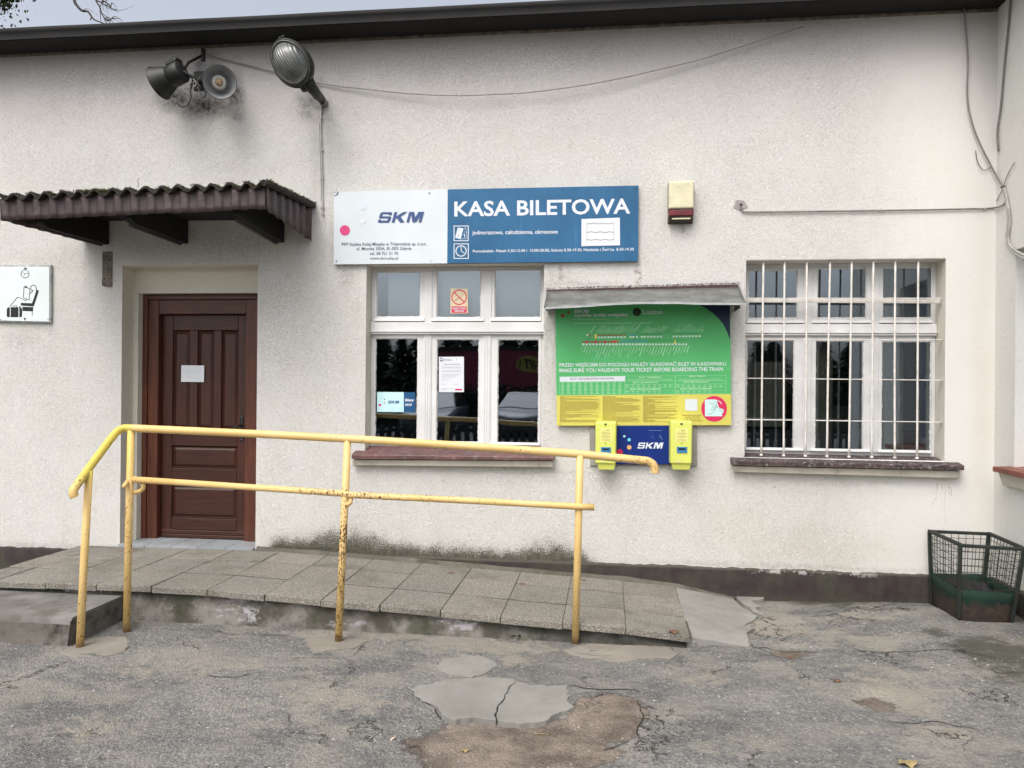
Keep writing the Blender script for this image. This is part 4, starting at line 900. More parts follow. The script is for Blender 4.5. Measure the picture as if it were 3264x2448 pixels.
for pts, w_ in (([(1812, 2184), (1850, 2190), (1905, 2198), (1950, 2195), (2010, 2196), (2042, 2203)], .012), ([(1313, 2215), (1345, 2232), (1385, 2248), (1394, 2265), (1410, 2276), (1440, 2292)], .010),
    ([(2034, 2230), (2040, 2260), (2052, 2290), (2030, 2318), (2042, 2350)], .009), ([(2395, 2052), (2402, 2064), (2440, 2058), (2500, 2066), (2580, 2072), (2610, 2079)], .009), ([(2500, 1878), (2530, 1902), (2505, 1908)], .004),
    ([(2720, 2080), (2800, 2090), (2900, 2094), (2980, 2094), (3060, 2100), (3150, 2118), (3230, 2135)], .007), ([(2830, 2298), (2900, 2306), (2980, 2300), (3060, 2315), (3120, 2330)], .008), ([(650, 2157), (700, 2163), (760, 2164), (790, 2155), (840, 2148)], .009), ([(960, 2160), (1000, 2175), (1045, 2172)], .004),
    ([(240, 2085), (300, 2090), (345, 2093), (400, 2080)], .005), ([(1340, 2285), (1335, 2310), (1322, 2320)], .006), ([(2060, 2290), (2100, 2310), (2090, 2330), (2130, 2345)], .005), ([(2620, 1975), (2640, 1990), (2680, 1985), (2690, 1995)], .005), ([(1800, 2072), (1850, 2085), (1900, 2092), (1960, 2090)], .004), ([(2130, 2050), (2150, 2075), (2180, 2092)], .004),
    ([(3150, 2150), (3190, 2165), (3230, 2160)], .006)): crack(pts, w_)
# loose grit: too many to count
gv = MB(); rg = random.Random(4)
for k in range(1500):
    x = rg.uniform(-4.2, 3.0); y = rg.uniform(-4.0, -1.3) if k % 3 else -1.3-abs(rg.gauss(0, .12))
    if k % 7 == 0: a_ = rg.uniform(0, 6.28); x = PITC.x+.5*math.cos(a_)*rg.uniform(.5, 1.1); y = PITC.y+.4*math.sin(a_)*rg.uniform(.5, 1.1)
    s_ = rg.uniform(.002, .0055)*(1.7 if rg.random() < .06 else 1); z = gz(x, y)+.001
    r3 = [rg.uniform(.6, 1.3) for _ in range(5)]
    gv.add([(x+s_*r3[0], y, z), (x, y+s_*r3[1], z), (x-s_*r3[2], y, z), (x, y-s_*r3[3], z), (x+s_*.2, y, z+s_*.8*r3[4])], [(0, 1, 4), (1, 2, 4), (2, 3, 4), (3, 0, 4)])
g_ = gv.build('loose_grit', M_GRAV, fix=False); tag(g_, 'loose grit and small stones strewn over the asphalt', 'grit', kind='stuff')
# leaves, twigs, cigarette end
def leaf(px, py, z, size, rot, mat, label, cat='leaf', grp='dead leaves on the ground'):
    c = G(px, py, z); b = MB(); n = 9; vs = []
    for i in range(n+1):
        t = i/n; w_ = size*.34*math.sin(PI*min(1, t*1.02))**.7*(1+.25*math.sin(t*17)); x = (t-.5)*size; h = .010*math.sin(t*PI)*size/.05
        for s_ in (-1, 0, 1): vs.append((x, s_*w_, h*(1 if s_ == 0 else .2)+.006*abs(s_)*math.sin(t*9)*size/.05+.003))
    b.add(vs, [(3*i+k, 3*i+3+k, 3*i+4+k, 3*i+k+1) for i in range(n) for k in (0, 1)], True)
    b.tube([(-size*.5, 0, .003), (-size*.72, .004, .006)], .0009, 5)
    o = b.build('fallen_leaf', mat, fix=False); o.location = (c.x, c.y, (rz(c.x) if c.y > -1.25 and c.x < .9 else gz(c.x, c.y))+.004); o.rotation_euler = (0, 0, rot)
    return tag(o, label, cat, grp)
leaf(1437, 1838, .16, .055, .3, M_LEAF, 'curled brown leaf on the ramp between the middle posts')
leaf(1857, 1856, .12, .065, -.4, M_LEAF, 'rusty brown leaf on the ramp just right of the last post')
leaf(1665, 1876, .12, .05, .1, M_LEAF, 'pale brown leaf on the ramp left of the last post')
leaf(1483, 2377, 0, .04, .2, M_LEAFY, 'small yellow leaf in the sandy pit before the flagstone')
leaf(2147, 2062, 0, .07, .15, M_LEAF, 'tan leaf at the foot of the ramp')
leaf(2669, 2177, 0, .045, -.3, M_LEAF, 'pinkish brown leaf on the asphalt above the small pothole')
leaf(2895, 2436, 0, .085, .1, M_LEAFY, 'tan broad leaf at the bottom edge of the asphalt')
leaf(745, 1735, .26, .05, .5, M_LEAF, 'dry leaf on the threshold tiles by the door')
leaf(2520, 2098, 0, .05, .8, M_LEAF, 'reddish leaf in the pothole beyond the ramp foot')
def twig(pts, r, label, mat=M_BARK):
    b = MB(); q = []
    for x, y in pts: v = G(x, y, 0); v.z = gz(v.x, v.y)+r+.002; q.append(v)
    b.tube(smooth_path(q, 4), lambda t: r*(1-.5*t), 6); return tag(b.build('twig', mat), label, 'twig', 'twigs on the ground')
twig([(1305, 2377), (1330, 2368), (1344, 2383)], .003, 'short crooked twig left of the sandy pit')
twig([(1705, 2324), (1752, 2325)], .0025, 'straight pale straw just below the flagstone', M_LEAFY)
twig([(1925, 2372), (1960, 2365), (2003, 2352)], .003, 'dark twig at the right side of the sandy pit')
twig([(268, 2341), (292, 2338)], .003, 'pale bent straw on the asphalt at lower left', M_LEAFY)
c = G(1253, 2353, 0); b = MB(); b.tube([(c.x-.006, c.y-.015, gz(c.x, c.y)+.006), (c.x+.008, c.y+.017, gz(c.x, c.y)+.006)], .0042, 10)
tag(b.build('cigarette_end', simple('cigarette_paper', (.62, .48, .40), .8)), 'crushed cigarette end on the asphalt left of the sandy pit', 'cigarette end')
c = G(1665, 2035, 0); b = MB()
for k in range(12):
    a_ = k*.55; b.add([(c.x, c.y, .01), (c.x+.09*math.cos(a_)-.012*math.sin(a_), c.y+.05*math.sin(a_), .022+.01*(k % 3)), (c.x+.11*math.cos(a_), c.y+.07*math.sin(a_), .012), (c.x+.09*math.cos(a_)+.012*math.sin(a_), c.y+.05*math.sin(a_)+.012, .020)], [(0, 1, 2, 3)])
tag(b.build('weed', simple('weed_green', (.07, .10, .04), .8), fix=False), 'small green weed growing at the base of the ramp by the last post', 'weed')

# ================================================================== HANDRAIL
rail = thing('handrail', (-1.7, -1.45, 0), 'yellow tubular handrail with chipped paint running down beside the ramp', 'handrail')
R = .0238; YR = -1.43
def rp(px, py, y=YR): return P(px, py, y)
p2 = rp(404, 1371); 
# stair part descends towards the viewer from the bend at the second post
xb = p2.x
def onx(px, py, x0): return XP(px, py, x0)
top = [rp(2088, 1497, -1.30)+Vector((0, 0, -.004)), rp(2085, 1484, -1.30), rp(2070, 1472, -1.30), rp(2044, 1467, -1.302), rp(1845, 1447, -1.33), rp(1500, 1422.5, -1.38), rp(1119, 1399, YR), rp(820, 1383, YR), rp(470, 1367, YR)]
b = MB()
g = [rp(470, 1367), rp(425, 1365), rp(398, 1364.5), rp(382, 1370, -1.445), rp(366, 1383, -1.475)]
h = [P(345, 1410, -1.53), P(300, 1470, -1.645), P(262, 1523, -1.75), P(245, 1546, -1.79), P(235, 1562, -1.815), P(234, 1575, -1.82), P(238, 1583, -1.815)]
path = list(reversed(h))+list(reversed(g))+list(reversed(top[:-1]))
hk = smooth_path([P(2044, 1467, -1.302), P(2066, 1470, -1.30), P(2082, 1481, -1.30), P(2087, 1496, -1.30), P(2088, 1508, -1.30)], 5)
path = list(reversed(h))+list(reversed(g))+[rp(820, 1383), rp(1119, 1399), rp(1500, 1422.5, -1.38), rp(1845, 1447, -1.33)]+hk
# straight runs must stay straight: smooth only the bends
pp = smooth_path(list(reversed(h)), 5)[:-1]+smooth_path([h[0]]+list(reversed(g)), 5)
pp += [rp(820, 1383), rp(1119, 1399), rp(1500, 1422.5, -1.38), rp(1845, 1447, -1.33)]+hk
b.tube(pp, R*1.08, 18); b.build('top_rail', M_YEL, rail)
b = MB(); b.tube([P(424, 1528, -1.44), P(1094, 1573, -1.44), P(1119, 1577.5, -1.44), P(1500, 1596, -1.38), P(1845, 1615, -1.33), P(1894, 1617.5, -1.325)], R*.88, 16); b.build('lower_rail', M_YEL, rail)
def post(tp, bt, label=None):
    b = MB(); b.tube([Vector(bt)+Vector((0, 0, -.03)), Vector(bt).lerp(Vector(tp), .5)+Vector((random.uniform(-.002, .002), 0, 0)), tp], R*.98, 16)
    vs = []; o = b.build('post', M_YEL, rail); return o
post(P(284, 1500, -1.70), G(254, 2063)); post(P(418, 1372, YR), G(403, 2013)); post(P(1108, 1402, YR), G(1078, 2044)); post(P(1849, 1450, -1.335), G(1833, 2051))
b = MB(); pth = smooth_path([P(455, 1541, -1.43), P(457, 1554, -1.425), P(450, 1563, -1.42), P(438, 1568, -1.42), P(420, 1570, -1.42)], 5); b.tube(pth, R*.62, 12); b.build('hook', M_YEL, rail)
b = MB(); b.tube([P(412, 1528, -1.43), P(398, 1546, -1.49), P(393, 1555, -1.50)], R*.6, 12); b.build('stub', M_YEL, rail)
b = MB(); b.tube([P(1120, 1582, -1.43), P(1118, 1600, -1.44), P(1106, 1612, -1.455)], R*.6, 12); b.build('stub', M_YEL, rail)
# ================================================================== DOOR CANOPY
cn = thing('door_canopy', (P(630, 700).x, 0, P(630, 700).z), 'brown corrugated canopy with mossy roof tiles and dark brackets over the door', 'canopy')
D = -.85
FLt, FLb = P(3, 634, D), P(5, 703, D); FRt, FRb = P(846, 594, D), P(846, 666, D)
BLt, BLb = P(263, 676, -.01), P(263, 769, -.01); BRt, BRb = P(994, 664, -.01), P(992, 769, -.01)
def corr(a_t, a_b, b_t, b_b, out, period, amp, mat, seed=0, name='corrugated_panel'):
    L = (Vector(b_t)-Vector(a_t)).length; n = int(L/.006); vs = []; o = Vector(out)
    for i in range(n+1):
        t = i/n; ph = math.sin(2*PI*t*L/period+seed); w_ = math.tanh(2.2*ph)*amp+.0015*mnoise.noise((t*9, seed, 0))
        tt = Vector(a_t).lerp(b_t, t); bb = Vector(a_b).lerp(b_b, t); bb = bb+Vector((0, 0, .005*mnoise.noise((t*6, seed, 3))))
        for k in range(5): vs.append(tt.lerp(bb, k/4)+o*w_)
        for k in range(4, -1, -1): vs.append(tt.lerp(bb, k/4)+o*(w_-.0025))
    m = 10; mb = MB(); mb.add(vs, [(i*m+k, (i+1)*m+k, (i+1)*m+(k+1) % m, i*m+(k+1) % m) for i in range(n) for k in range(m)], True)
    return mb.build(name, mat, cn)
per = (FRt-FLt).length/16.0
corr(FLt, FLb, FRt, FRb, (0, -1, 0), per, .010, M_BROWN)
corr(FRt, FRb, BRt, BRb, (1, 0, 0), per, .010, M_BROWN, 1)
corr(FLt, FLb, BLt, BLb, (-1, 0, 0), per, .010, M_BROWN, 2)
# ceiling / underside boards
zc = lambda v, f: v
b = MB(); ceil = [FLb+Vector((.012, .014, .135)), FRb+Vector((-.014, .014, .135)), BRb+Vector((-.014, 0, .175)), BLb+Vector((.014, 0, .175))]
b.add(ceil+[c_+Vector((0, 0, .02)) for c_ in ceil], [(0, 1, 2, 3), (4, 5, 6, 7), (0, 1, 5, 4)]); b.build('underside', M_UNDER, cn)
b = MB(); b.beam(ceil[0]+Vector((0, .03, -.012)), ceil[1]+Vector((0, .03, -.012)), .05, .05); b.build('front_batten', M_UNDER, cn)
def corr_roof():
    """wavy roof tiles seen at their front ends"""
    n = 16*14; vs = []; rows = [(-.035, .0), (.06, .006), (.22, .02), (.42, .035), (.64, .05), (.86, .06)]; L = (FRt-FLt).length
    mb = MB(); top = []
    for (dy, dz) in rows:
        for i in range(n+1):
            t = i/n; a = FLt.lerp(FRt, t); bq = BLt.lerp(BRt, t); f_ = max(0, dy)/.86; ox = (bq.x-a.x)*f_*1.0
            ww = .022*math.cos(2*PI*t*16+.5*math.sin(t*40))+.004*mnoise.noise((t*30, dy*3, 0))
            top.append((a.x+ox, a.y+dy, a.z+.012+dz+ww))
    m = n+1; k_ = len(rows)
    mb.add(top, [(r*m+i, r*m+i+1, (r+1)*m+i+1, (r+1)*m+i) for r in range(k_-1) for i in range(n)], True)
    low = [(x, y, z-.016) for x, y, z in top[:m]]
    mb.add(top[:m]+low, [(i, i+1, m+i+1, m+i) for i in range(n)], False)
    mb.add(low+[(x, y+.06, z) for x, y, z in low], [(i, i+1, m+i+1, m+i) for i in range(n)], False)
    return mb.build('roof_tiles', M_TILEROOF, cn, fix=False)
corr_roof()
b = MB(); b.tube([FRt+Vector((.0, -.03, .02)), FRt.lerp(BRt, .3)+Vector((.012, 0, .022)), FRt.lerp(BRt, .7)+Vector((.012, 0, .022)), BRt+Vector((.012, 0, .02))], .024, 10); b.build('verge_tile', M_TILEROOF, cn)
# moss: uncountable
rm_ = random.Random(5); mo = MB()
def tuft(c, s_, n=7):
    for _ in range(n):
        a_ = rm_.uniform(0, 6.28); l = s_*rm_.uniform(.5, 1.6); d = Vector((math.cos(a_), math.sin(a_), rm_.uniform(.1, 1.3))).normalized(); p_ = Vector(c)+Vector((rm_.gauss(0, s_*.6), rm_.gauss(0, s_*.4), rm_.uniform(-.3, .3)*s_)); side = d.cross(Vector((0, 1, .3))).normalized()*l*.22
        mo.add([p_-side, p_+side, p_+d*l], [(0, 1, 2)])
for k in range(1500):
    t = rm_.random(); hump = .5+.5*math.cos(2*PI*t*16); dens = .35+.65*sstep(-.35, .25, mnoise.noise((t*7, 2, 2)))
    if rm_.random() > dens: continue
    a = FLt.lerp(FRt, t); tuft((a.x, a.y-.035+rm_.uniform(0, .09), a.z+.006+.024*(2*hump-1)+rm_.uniform(0, .006)), rm_.uniform(.007, .014), 5)
for k in range(500):
    t = rm_.random(); a = FRt.lerp(BRt, t); tuft((a.x+.012+rm_.gauss(0, .01), a.y, a.z+.036+rm_.uniform(-.006, .008)), rm_.uniform(.007, .015), 5)
for k in range(130):
    t = rm_.gauss(.36, .045); a = FLt.lerp(FRt, t); tuft((a.x, a.y-.03+rm_.uniform(0, .1), a.z+.02), .018, 6)
mm = mo.build('moss', M_MOSS, cn, fix=False); mm['kind'] = 'stuff'
b = MB(); a = FLt.lerp(FRt, .535); b.tube(smooth_path([a+Vector((0, -.02, .03)), a+Vector((.004, -.02, .06)), a+Vector((-.004, -.02, .075)), a+Vector((.008, -.02, .10))], 4), .0016, 6); b.build('moss_stalk', M_MOSS, cn)
# triangular brackets
for (bx, yb) in ((347, 780), (599, 777), (905, 774)):
    w_ = P(bx, yb, -.01); ztop = ceil[0].z-.0+ (ceil[1].z-ceil[0].z)*.5; x = w_.x-.02; zc2 = ceil[3].z+ (ceil[2].z-ceil[3].z)*((x-ceil[3].x)/(ceil[2].x-ceil[3].x))
    zf = ceil[0].z+(ceil[1].z-ceil[0].z)*((x-ceil[0].x)/(ceil[1].x-ceil[0].x))
    b = MB(); b.prism([(x-.035, -.012, w_.z), (x-.035, -.012, zc2), (x-.035, -.81, zf-.002), (x-.035, -.81, zf-.165), (x-.035, -.74, zf-.185)], (.06, 0, 0)); br = b.build('bracket', M_UNDER, cn, .004)
    b = MB(); b.beam((x-.040, -.02, w_.z-.004), (x-.040, -.74, zf-.187), .018, .02); b.build('bracket_edge', simple('worn_bracket_edge', (.06, .055, .05), .8), br)

# ================================================================== CORNICE CANOPY ABOVE THE GREEN BOARD
bc = thing('board_canopy', (P(2050, 945).x, 0, P(2050, 945).z), 'small sloping grey sheet-metal canopy above the green information board', 'canopy')
b = MB(); n = 40; vs = []
fr_ = [(1737, 986), (1830, 981), (1900, 976), (1960, 972), (2030, 969.5), (2120, 969), (2230, 970.5), (2310, 972), (2380, 972)]
bk_ = [(1744, 929), (2357, 916)]
def lerp_pts(L, t):
    k = t*(len(L)-1); i = min(int(k), len(L)-2); f = k-i; return (L[i][0]+(L[i+1][0]-L[i][0])*f, L[i][1]+(L[i+1][1]-L[i][1])*f)
YC = -.32
for i in range(n+1):
    t = i/n; bx, by = lerp_pts(bk_, t); fxp = 1737+(2380-1737)*t; 
    j = max(k for k in range(len(fr_)) if fr_[k][0] <= fxp+.001); j = min(j, len(fr_)-2); f = (fxp-fr_[j][0])/(fr_[j+1][0]-fr_[j][0]); fy = fr_[j][1]+(fr_[j+1][1]-fr_[j][1])*f
    A = P(bx, by, -.012); B = P(fxp, fy-5, YC)
    for k in range(6):
        q_ = A.lerp(B, k/5)+Vector((0, 0, -.012*math.sin(PI*k/5)+.004*mnoise.noise((t*7, k*.6, 0)))); vs.append(q_)
m = 6; b.add(vs, [(i*m+k, (i+1)*m+k, (i+1)*m+k+1, i*m+k+1) for i in range(n) for k in range(5)], True)
b.build('metal_sheet', M_GMET, bc, fix=False).modifiers.new('solid', 'SOLIDIFY').thickness = .004
b = MB(); edge = [Vector(vs[i*m+5]) for i in range(n+1)]
for i in range(n): 
    a, c = edge[i]+Vector((0, -.003, .003)), edge[i+1]+Vector((0, -.003, .003)); b.add([a, c, c+Vector((0, .001, -.015)), a+Vector((0, .001, -.015))], [(0, 1, 2, 3)])
b.build('front_lip', M_LIP, bc, fix=False)
b = MB(); pa, pb, pc, pd = P(1742, 923, -.02), P(2353, 906, -.02), P(2353, 919, -.02), P(1742, 931, -.02); b.prism([pa, pb, pc, pd], (0, .025, 0)); b.build('wall_batten', simple('maroon_batten', (.065, .036, .038), .8, .4, 20, .5), bc, .003)
b = MB()
for k in range(420):   # crumbled plaster crust along the batten
    t = rm_.random(); p_ = P(1740+(2358-1740)*t, 921-17*t+rm_.uniform(-3, 1.5), -.012); s_ = rm_.uniform(.003, .008)
    b.add([p_+Vector((s_, 0, 0)), p_+Vector((0, 0, s_)), p_+Vector((-s_, 0, 0)), p_+Vector((0, -s_*1.3, 0))], [(0, 1, 3), (1, 2, 3), (0, 3, 2)])
b.build('crumbled_plaster', simple('dark_crust', (.12, .11, .10), .95, .5, 40), bc, fix=False)['kind'] = 'stuff'
for (xa, xb) in ((1743, 1752), (2340, 2358)):
    a0, a1 = P(xa, 925, -.01), P(xb, 925, -.01); c0 = P(xa-3, 980, YC+.01)
    b = MB(); b.prism([(a0.x, -.012, a0.z-.02), (a0.x, -.012, a0.z-.17), (a0.x, YC+.03, c0.z)], (.006, 0, 0)); b.build('side_plate', M_GMET, bc)
# ================================================================== SIGNS AND BOARDS
def lay(name, fn, mat, par):
    mb = MB(); fn(mb); return mb.build(name, mat, par, fix=False)
# ---- ticket office sign
Y = -.035; ks = thing('ticket_office_sign', P(1550, 838, Y), 'long white and blue ticket office sign reading KASA BILETOWA above the unbarred window', 'sign')
lay('white_half', lambda m: poly_px(m, [(1064, 611.5), (1427, 603.8), (1425.5, 839.2), (1064, 842.5)], Y, .02), M_SWHITE, ks)
lay('blue_half', lambda m: poly_px(m, [(1427.3, 603.8), (2035.5, 591.2), (2034, 832), (1425.8, 839.2)], Y-.001, .021), M_SBLUE, ks)
Yt = Y-.0025
lay('emblem', lambda m: emblem_px(m, 1203.7, 676.5, 1352, 710, Yt, -.012), M_INKN, ks)
def addr(m):
    text_px(m, 'PKP Szybka Kolej Miejska w Trójmieście sp. z o.o.', 1089.4, 772.5, 1359.8, 786.5, Yt, -.006, .006)
    text_px(m, 'ul. Morska 350A, 81-002 Gdynia', 1136.8, 787.5, 1311.7, 800.5, Yt, -.006, .006)
    text_px(m, 'tel. 58 721 21 70', 1178.7, 803.3, 1269.3, 812.8, Yt, -.006, .006); text_px(m, 'www.skm.pkp.pl', 1179.3, 819.2, 1268.8, 829.5, Yt, -.006, .006)
lay('address_lettering', addr, M_INKG, ks)
lay('pink_dot', lambda m: circ_px(m, 1099.2, 734, 16.3, Yt), M_PINK, ks)
lay('faded_dot', lambda m: circ_px(m, 1156.3, 660, 9, Yt), M_FAINT, ks); lay('faded_dot', lambda m: circ_px(m, 1155.4, 703.5, 10, Yt), ink('faded_pinkish_dot', (.66, .68, .74)), ks)
for (x, y, r) in ((1369, 616, 2.6), (1071.7, 832.6, 2.4), (1373.5, 832.7, 1.5), (1793, 605, 2), (2027, 601, 2.4), (1785, 826, 2)): lay('screw', lambda m: circ_px(m, x, y, r, Yt, 12), M_INKK, ks)
lay('torn_corner', lambda m: (poly_px(m, [(1064, 627), (1067, 622), (1073, 619.5), (1077, 614), (1077.5, 620), (1072, 623), (1066, 624)], Yt), line_px(m, [(1065, 612.8), (1079, 612), (1077, 618)], 1.1, Yt)), M_INKK, ks)
def kasa(m): text_px(m, 'KASA BILETOWA', 1448, 641.8, 2009, 691, Yt, -.0172, .022)
lay('headline_lettering', kasa, M_INKW, ks)
def small(m):
    text_px(m, 'jednorazowe, całodzienne, okresowe', 1505.4, 734.5, 1778, 752, Yt, -.011, .012)
    text_px(m, 'Poniedziałek- Piątek 5.30-12.45 i  13.00-20.00, Sobota 8.30-19.30, Niedziela i Święta  8.30-19.30', 1507.4, 793, 2020.4, 807.5, Yt, -.0125, .014)
lay('small_lettering', small, M_INKW, ks)
def frame(m, x0, y0, x1, y1, w_, Yp):
    rect_px(m, x0, y0, x1, y0+w_, Yp); rect_px(m, x0, y1-w_, x1, y1, Yp); rect_px(m, x0, y0+w_, x0+w_, y1-w_, Yp); rect_px(m, x1-w_, y0+w_, x1, y1-w_, Yp)
def tick(m):
    frame(m, 1446, 719, 1494, 768.5, 2.6, Yt); poly_px(m, [(1459.5, 725), (1477, 728), (1468.5, 762.5), (1450.5, 758)], Yt)
    line_px(m, [(1477.5, 731), (1484.5, 725.5), (1489, 760.5), (1470.5, 761.5)], 1.1, Yt); line_px(m, [(1479, 745), (1482, 757)], 2.4, Yt); circ_px(m, 1479.5, 738.5, .9, Yt, 6); circ_px(m, 1482, 741.5, .9, Yt, 6)
lay('ticket_pictogram', tick, M_INKW, ks)
lay('ticket_detail', lambda m: (line_px(m, [(1464, 731), (1465.5, 736)], .9, Yt-.001), line_px(m, [(1461.5, 746), (1459.5, 756)], 1.1, Yt-.001)), M_INKN, ks)
def clk(m):
    frame(m, 1446, 776, 1494, 825, 2.6, Yt); ring_px(m, 1469.7, 800, 18, 2.6, Yt)
    for k in range(12): a = k*PI/6; line_px(m, [(1469.7+15.5*math.sin(a), 800-15.5*math.cos(a)), (1469.7+12.6*math.sin(a), 800-12.6*math.cos(a))], 1.2, Yt)
    line_px(m, [(1469.7, 784.5), (1470.2, 800.5), (1481, 807)], 2.3, Yt)
lay('clock_pictogram', clk, M_INKW, ks)
nt = lay('taped_paper', lambda m: poly_px(m, [(1853.4, 698.2), (1975.6, 693.6), (1976.4, 782), (1853.2, 784.7)], Yt-.002, .0015), M_PAPER, ks)
def wr(m):
    for yy, a0 in ((712, 0), (740, 2), (764, 5)):
        line_px(m, [(1871+86*k/14, yy+1.6*math.sin(k*1.3+a0)) for k in range(15)], 1.6, Yt-.003)
    line_px(m, [(1871, 711), (1870.5, 738), (1871, 773)], .8, Yt-.003); line_px(m, [(1957, 709), (1956.5, 736), (1957, 769)], .8, Yt-.003)
lay('paper_crease', wr, ink('paper_shadow_line', (.20, .20, .19)), nt)

# ---- waiting room pictogram
Y = -.035; ws = thing('waiting_room_sign', P(70, 1028, Y), 'white enamel waiting room pictogram of a seated reader with suitcase', 'sign')
a = MB(); poly_px(a, [(-24, 844), (162.5, 843.5), (161.5, 1029.5), (-24, 1026)], Y+.008, .025); a.build('sign_edge', simple('greyish_enamel_edge', (.40, .42, .41), .5, .3, 20, dirt=(.1, .1, .09), dirt_amt=.5), ws, .006)
lay('sign_face', lambda m: poly_px(m, [(-20, 850), (157, 850.5), (156.5, 1025), (-20, 1021)], Y, .012), simple('white_enamel', (.68, .75, .76), .22, .04, 3, spec=.6), ws)
z4 = lambda pts: [(x/2.011, 800+y/2.011) for x, y in pts]; Yt = Y-.0015
def wsg(m):
    L = lambda pts, w_=1.9: line_px(m, z4(pts), w_, Yt)
    ring_px(m, 79.6, 872.8, 13.6, 1.5, Yt, 30); L([(148, 137), (160, 147), (181, 141)], 1.2); L([(160, 147), (152, 156)], 1.2)
    for k in range(4): a_ = k*PI/2; line_px(m, [(79.6+11.5*math.sin(a_), 872.8-11.5*math.cos(a_)), (79.6+9.6*math.sin(a_), 872.8-9.6*math.cos(a_))], 1.2, Yt)
    poly_px(m, z4([(235, 248), (249, 254), (217, 353), (133, 348), (133, 332), (205, 335)]), Yt)
    poly_px(m, z4([(143, 358), (213, 360), (211, 386), (145, 384)]), Yt); L([(205, 384), (207, 412)], 1.6); L([(140, 349), (215, 354)], 1)
    L([(153, 230), (190, 241), (187, 314), (150, 300), (153, 230)], 1.7); poly_px(m, z4([(152, 232), (168, 221), (176, 236), (165, 234)]), Yt)
    L([(198, 250), (196, 232), (203, 221), (214, 217), (226, 222), (232, 236), (232, 262)], 2.0); L([(198, 250), (212, 252), (192, 274)], 1.7)
    L([(62, 355), (80, 335), (105, 304), (112, 298), (122, 297), (148, 310), (165, 319), (170, 310)], 1.8)
    poly_px(m, z4([(68, 360), (118, 360), (118, 424), (68, 424)]), Yt); poly_px(m, z4([(50, 362), (62, 360), (62, 424), (48, 423), (43, 415), (43, 372)]), Yt); poly_px(m, z4([(124, 360), (136, 363), (142, 374), (141, 414), (136, 423), (124, 424)]), Yt)
    L([(84, 358), (85, 351), (106, 351), (107, 358)], 1.7); L([(124, 353), (124, 362), (132, 353)], 1.6)
    poly_px(m, z4([(152, 429), (166, 429), (160, 446), (155, 440)]), Yt); poly_px(m, z4([(150, 110), (168, 107), (176, 112), (160, 118)]), Yt)
    for (x, y) in ((5, 440), (308, 438)): circ_px(m, x/2.011, 800+y/2.011, 1.8, Yt, 10)
lay('pictogram', wsg, M_INKK, ws)
lay('rusty_strap', lambda m: poly_px(m, [(326, 803), (357, 801), (356, 912), (350, 915), (330, 913), (324, 908), (326, 870)], -.008, .01), simple('rust_stained_strap', (.14, .125, .10), .85, .35, 14, .5, dirt=(.30, .22, .18), dirt_amt=.6), None)
stp = [o for o in COL.objects if o.name.startswith('rusty_strap')][0]; tag(stp, 'old grey metal strap fixed flat on the wall left of the door recess', 'strap')
b = MB()
for (x, y) in ((333, 828), (349, 829), (334, 889), (347, 888)): circ_px(b, x, y, 2.6, -.010, 10)
b.build('strap_hole', M_INKK, stp, fix=False)

# ---- green information board
Y = -.045; gb = thing('information_board', P(2050, 1355, Y), 'green and yellow tariff and route board under the small grey canopy', 'information board')
lay('green_panel', lambda m: poly_px(m, [(1769.5, 950), (2326.5, 938), (2330.3, 1256), (1774, 1260.5)], Y, .02), M_GREEN, gb)
lay('yellow_panel', lambda m: poly_px(m, [(1774, 1260.5), (2330.3, 1256), (2331, 1355), (1774.7, 1356.7)], Y, .02), M_YELB, gb)
Yt = Y-.0015; z6 = lambda x, y: (1740+x/3.456, 900+y/3.456)
cu = [(1670, 150), (1700, 252), (1775, 292), (1850, 348), (1910, 405), (1960, 472), (2000, 555), (2028, 640)]
lay('blue_corner', lambda m: poly_px(m, [z6(*p) for p in cu]+[z6(2026, 130)], Yt+.0005), M_DNAVY, gb)
def t6(m, s, x0, y0, x1, y1, slope=0, bold=0, shear=0):
    a = z6(x0, y0); c = z6(x1, y1); text_px(m, s, a[0], a[1], c[0], c[1], Yt, slope, bold, shear)
def headl(m):
    t6(m, 'PRZED WEJŚCIEM DO POCIĄGU NALEŻY SKASOWAĆ BILET W KASOWNIKU', 150, 878, 1985, 942, -.008, .014)
    t6(m, 'MAKE SURE YOU VALIDATE YOUR TICKET BEFORE BOARDING THE TRAIN', 150, 949, 1950, 992, -.009, .014)
    t6(m, 'Luzino', 1065, 300, 1285, 350, -.004, .01)
    emblem_px(m, *z6(305, 300), *z6(478, 337), Yt, -.004); t6(m, 'szybka kolej miejska', 305, 344, 898, 388, -.01, .02, .35)
lay('headline_lettering', headl, M_INKW, gb)
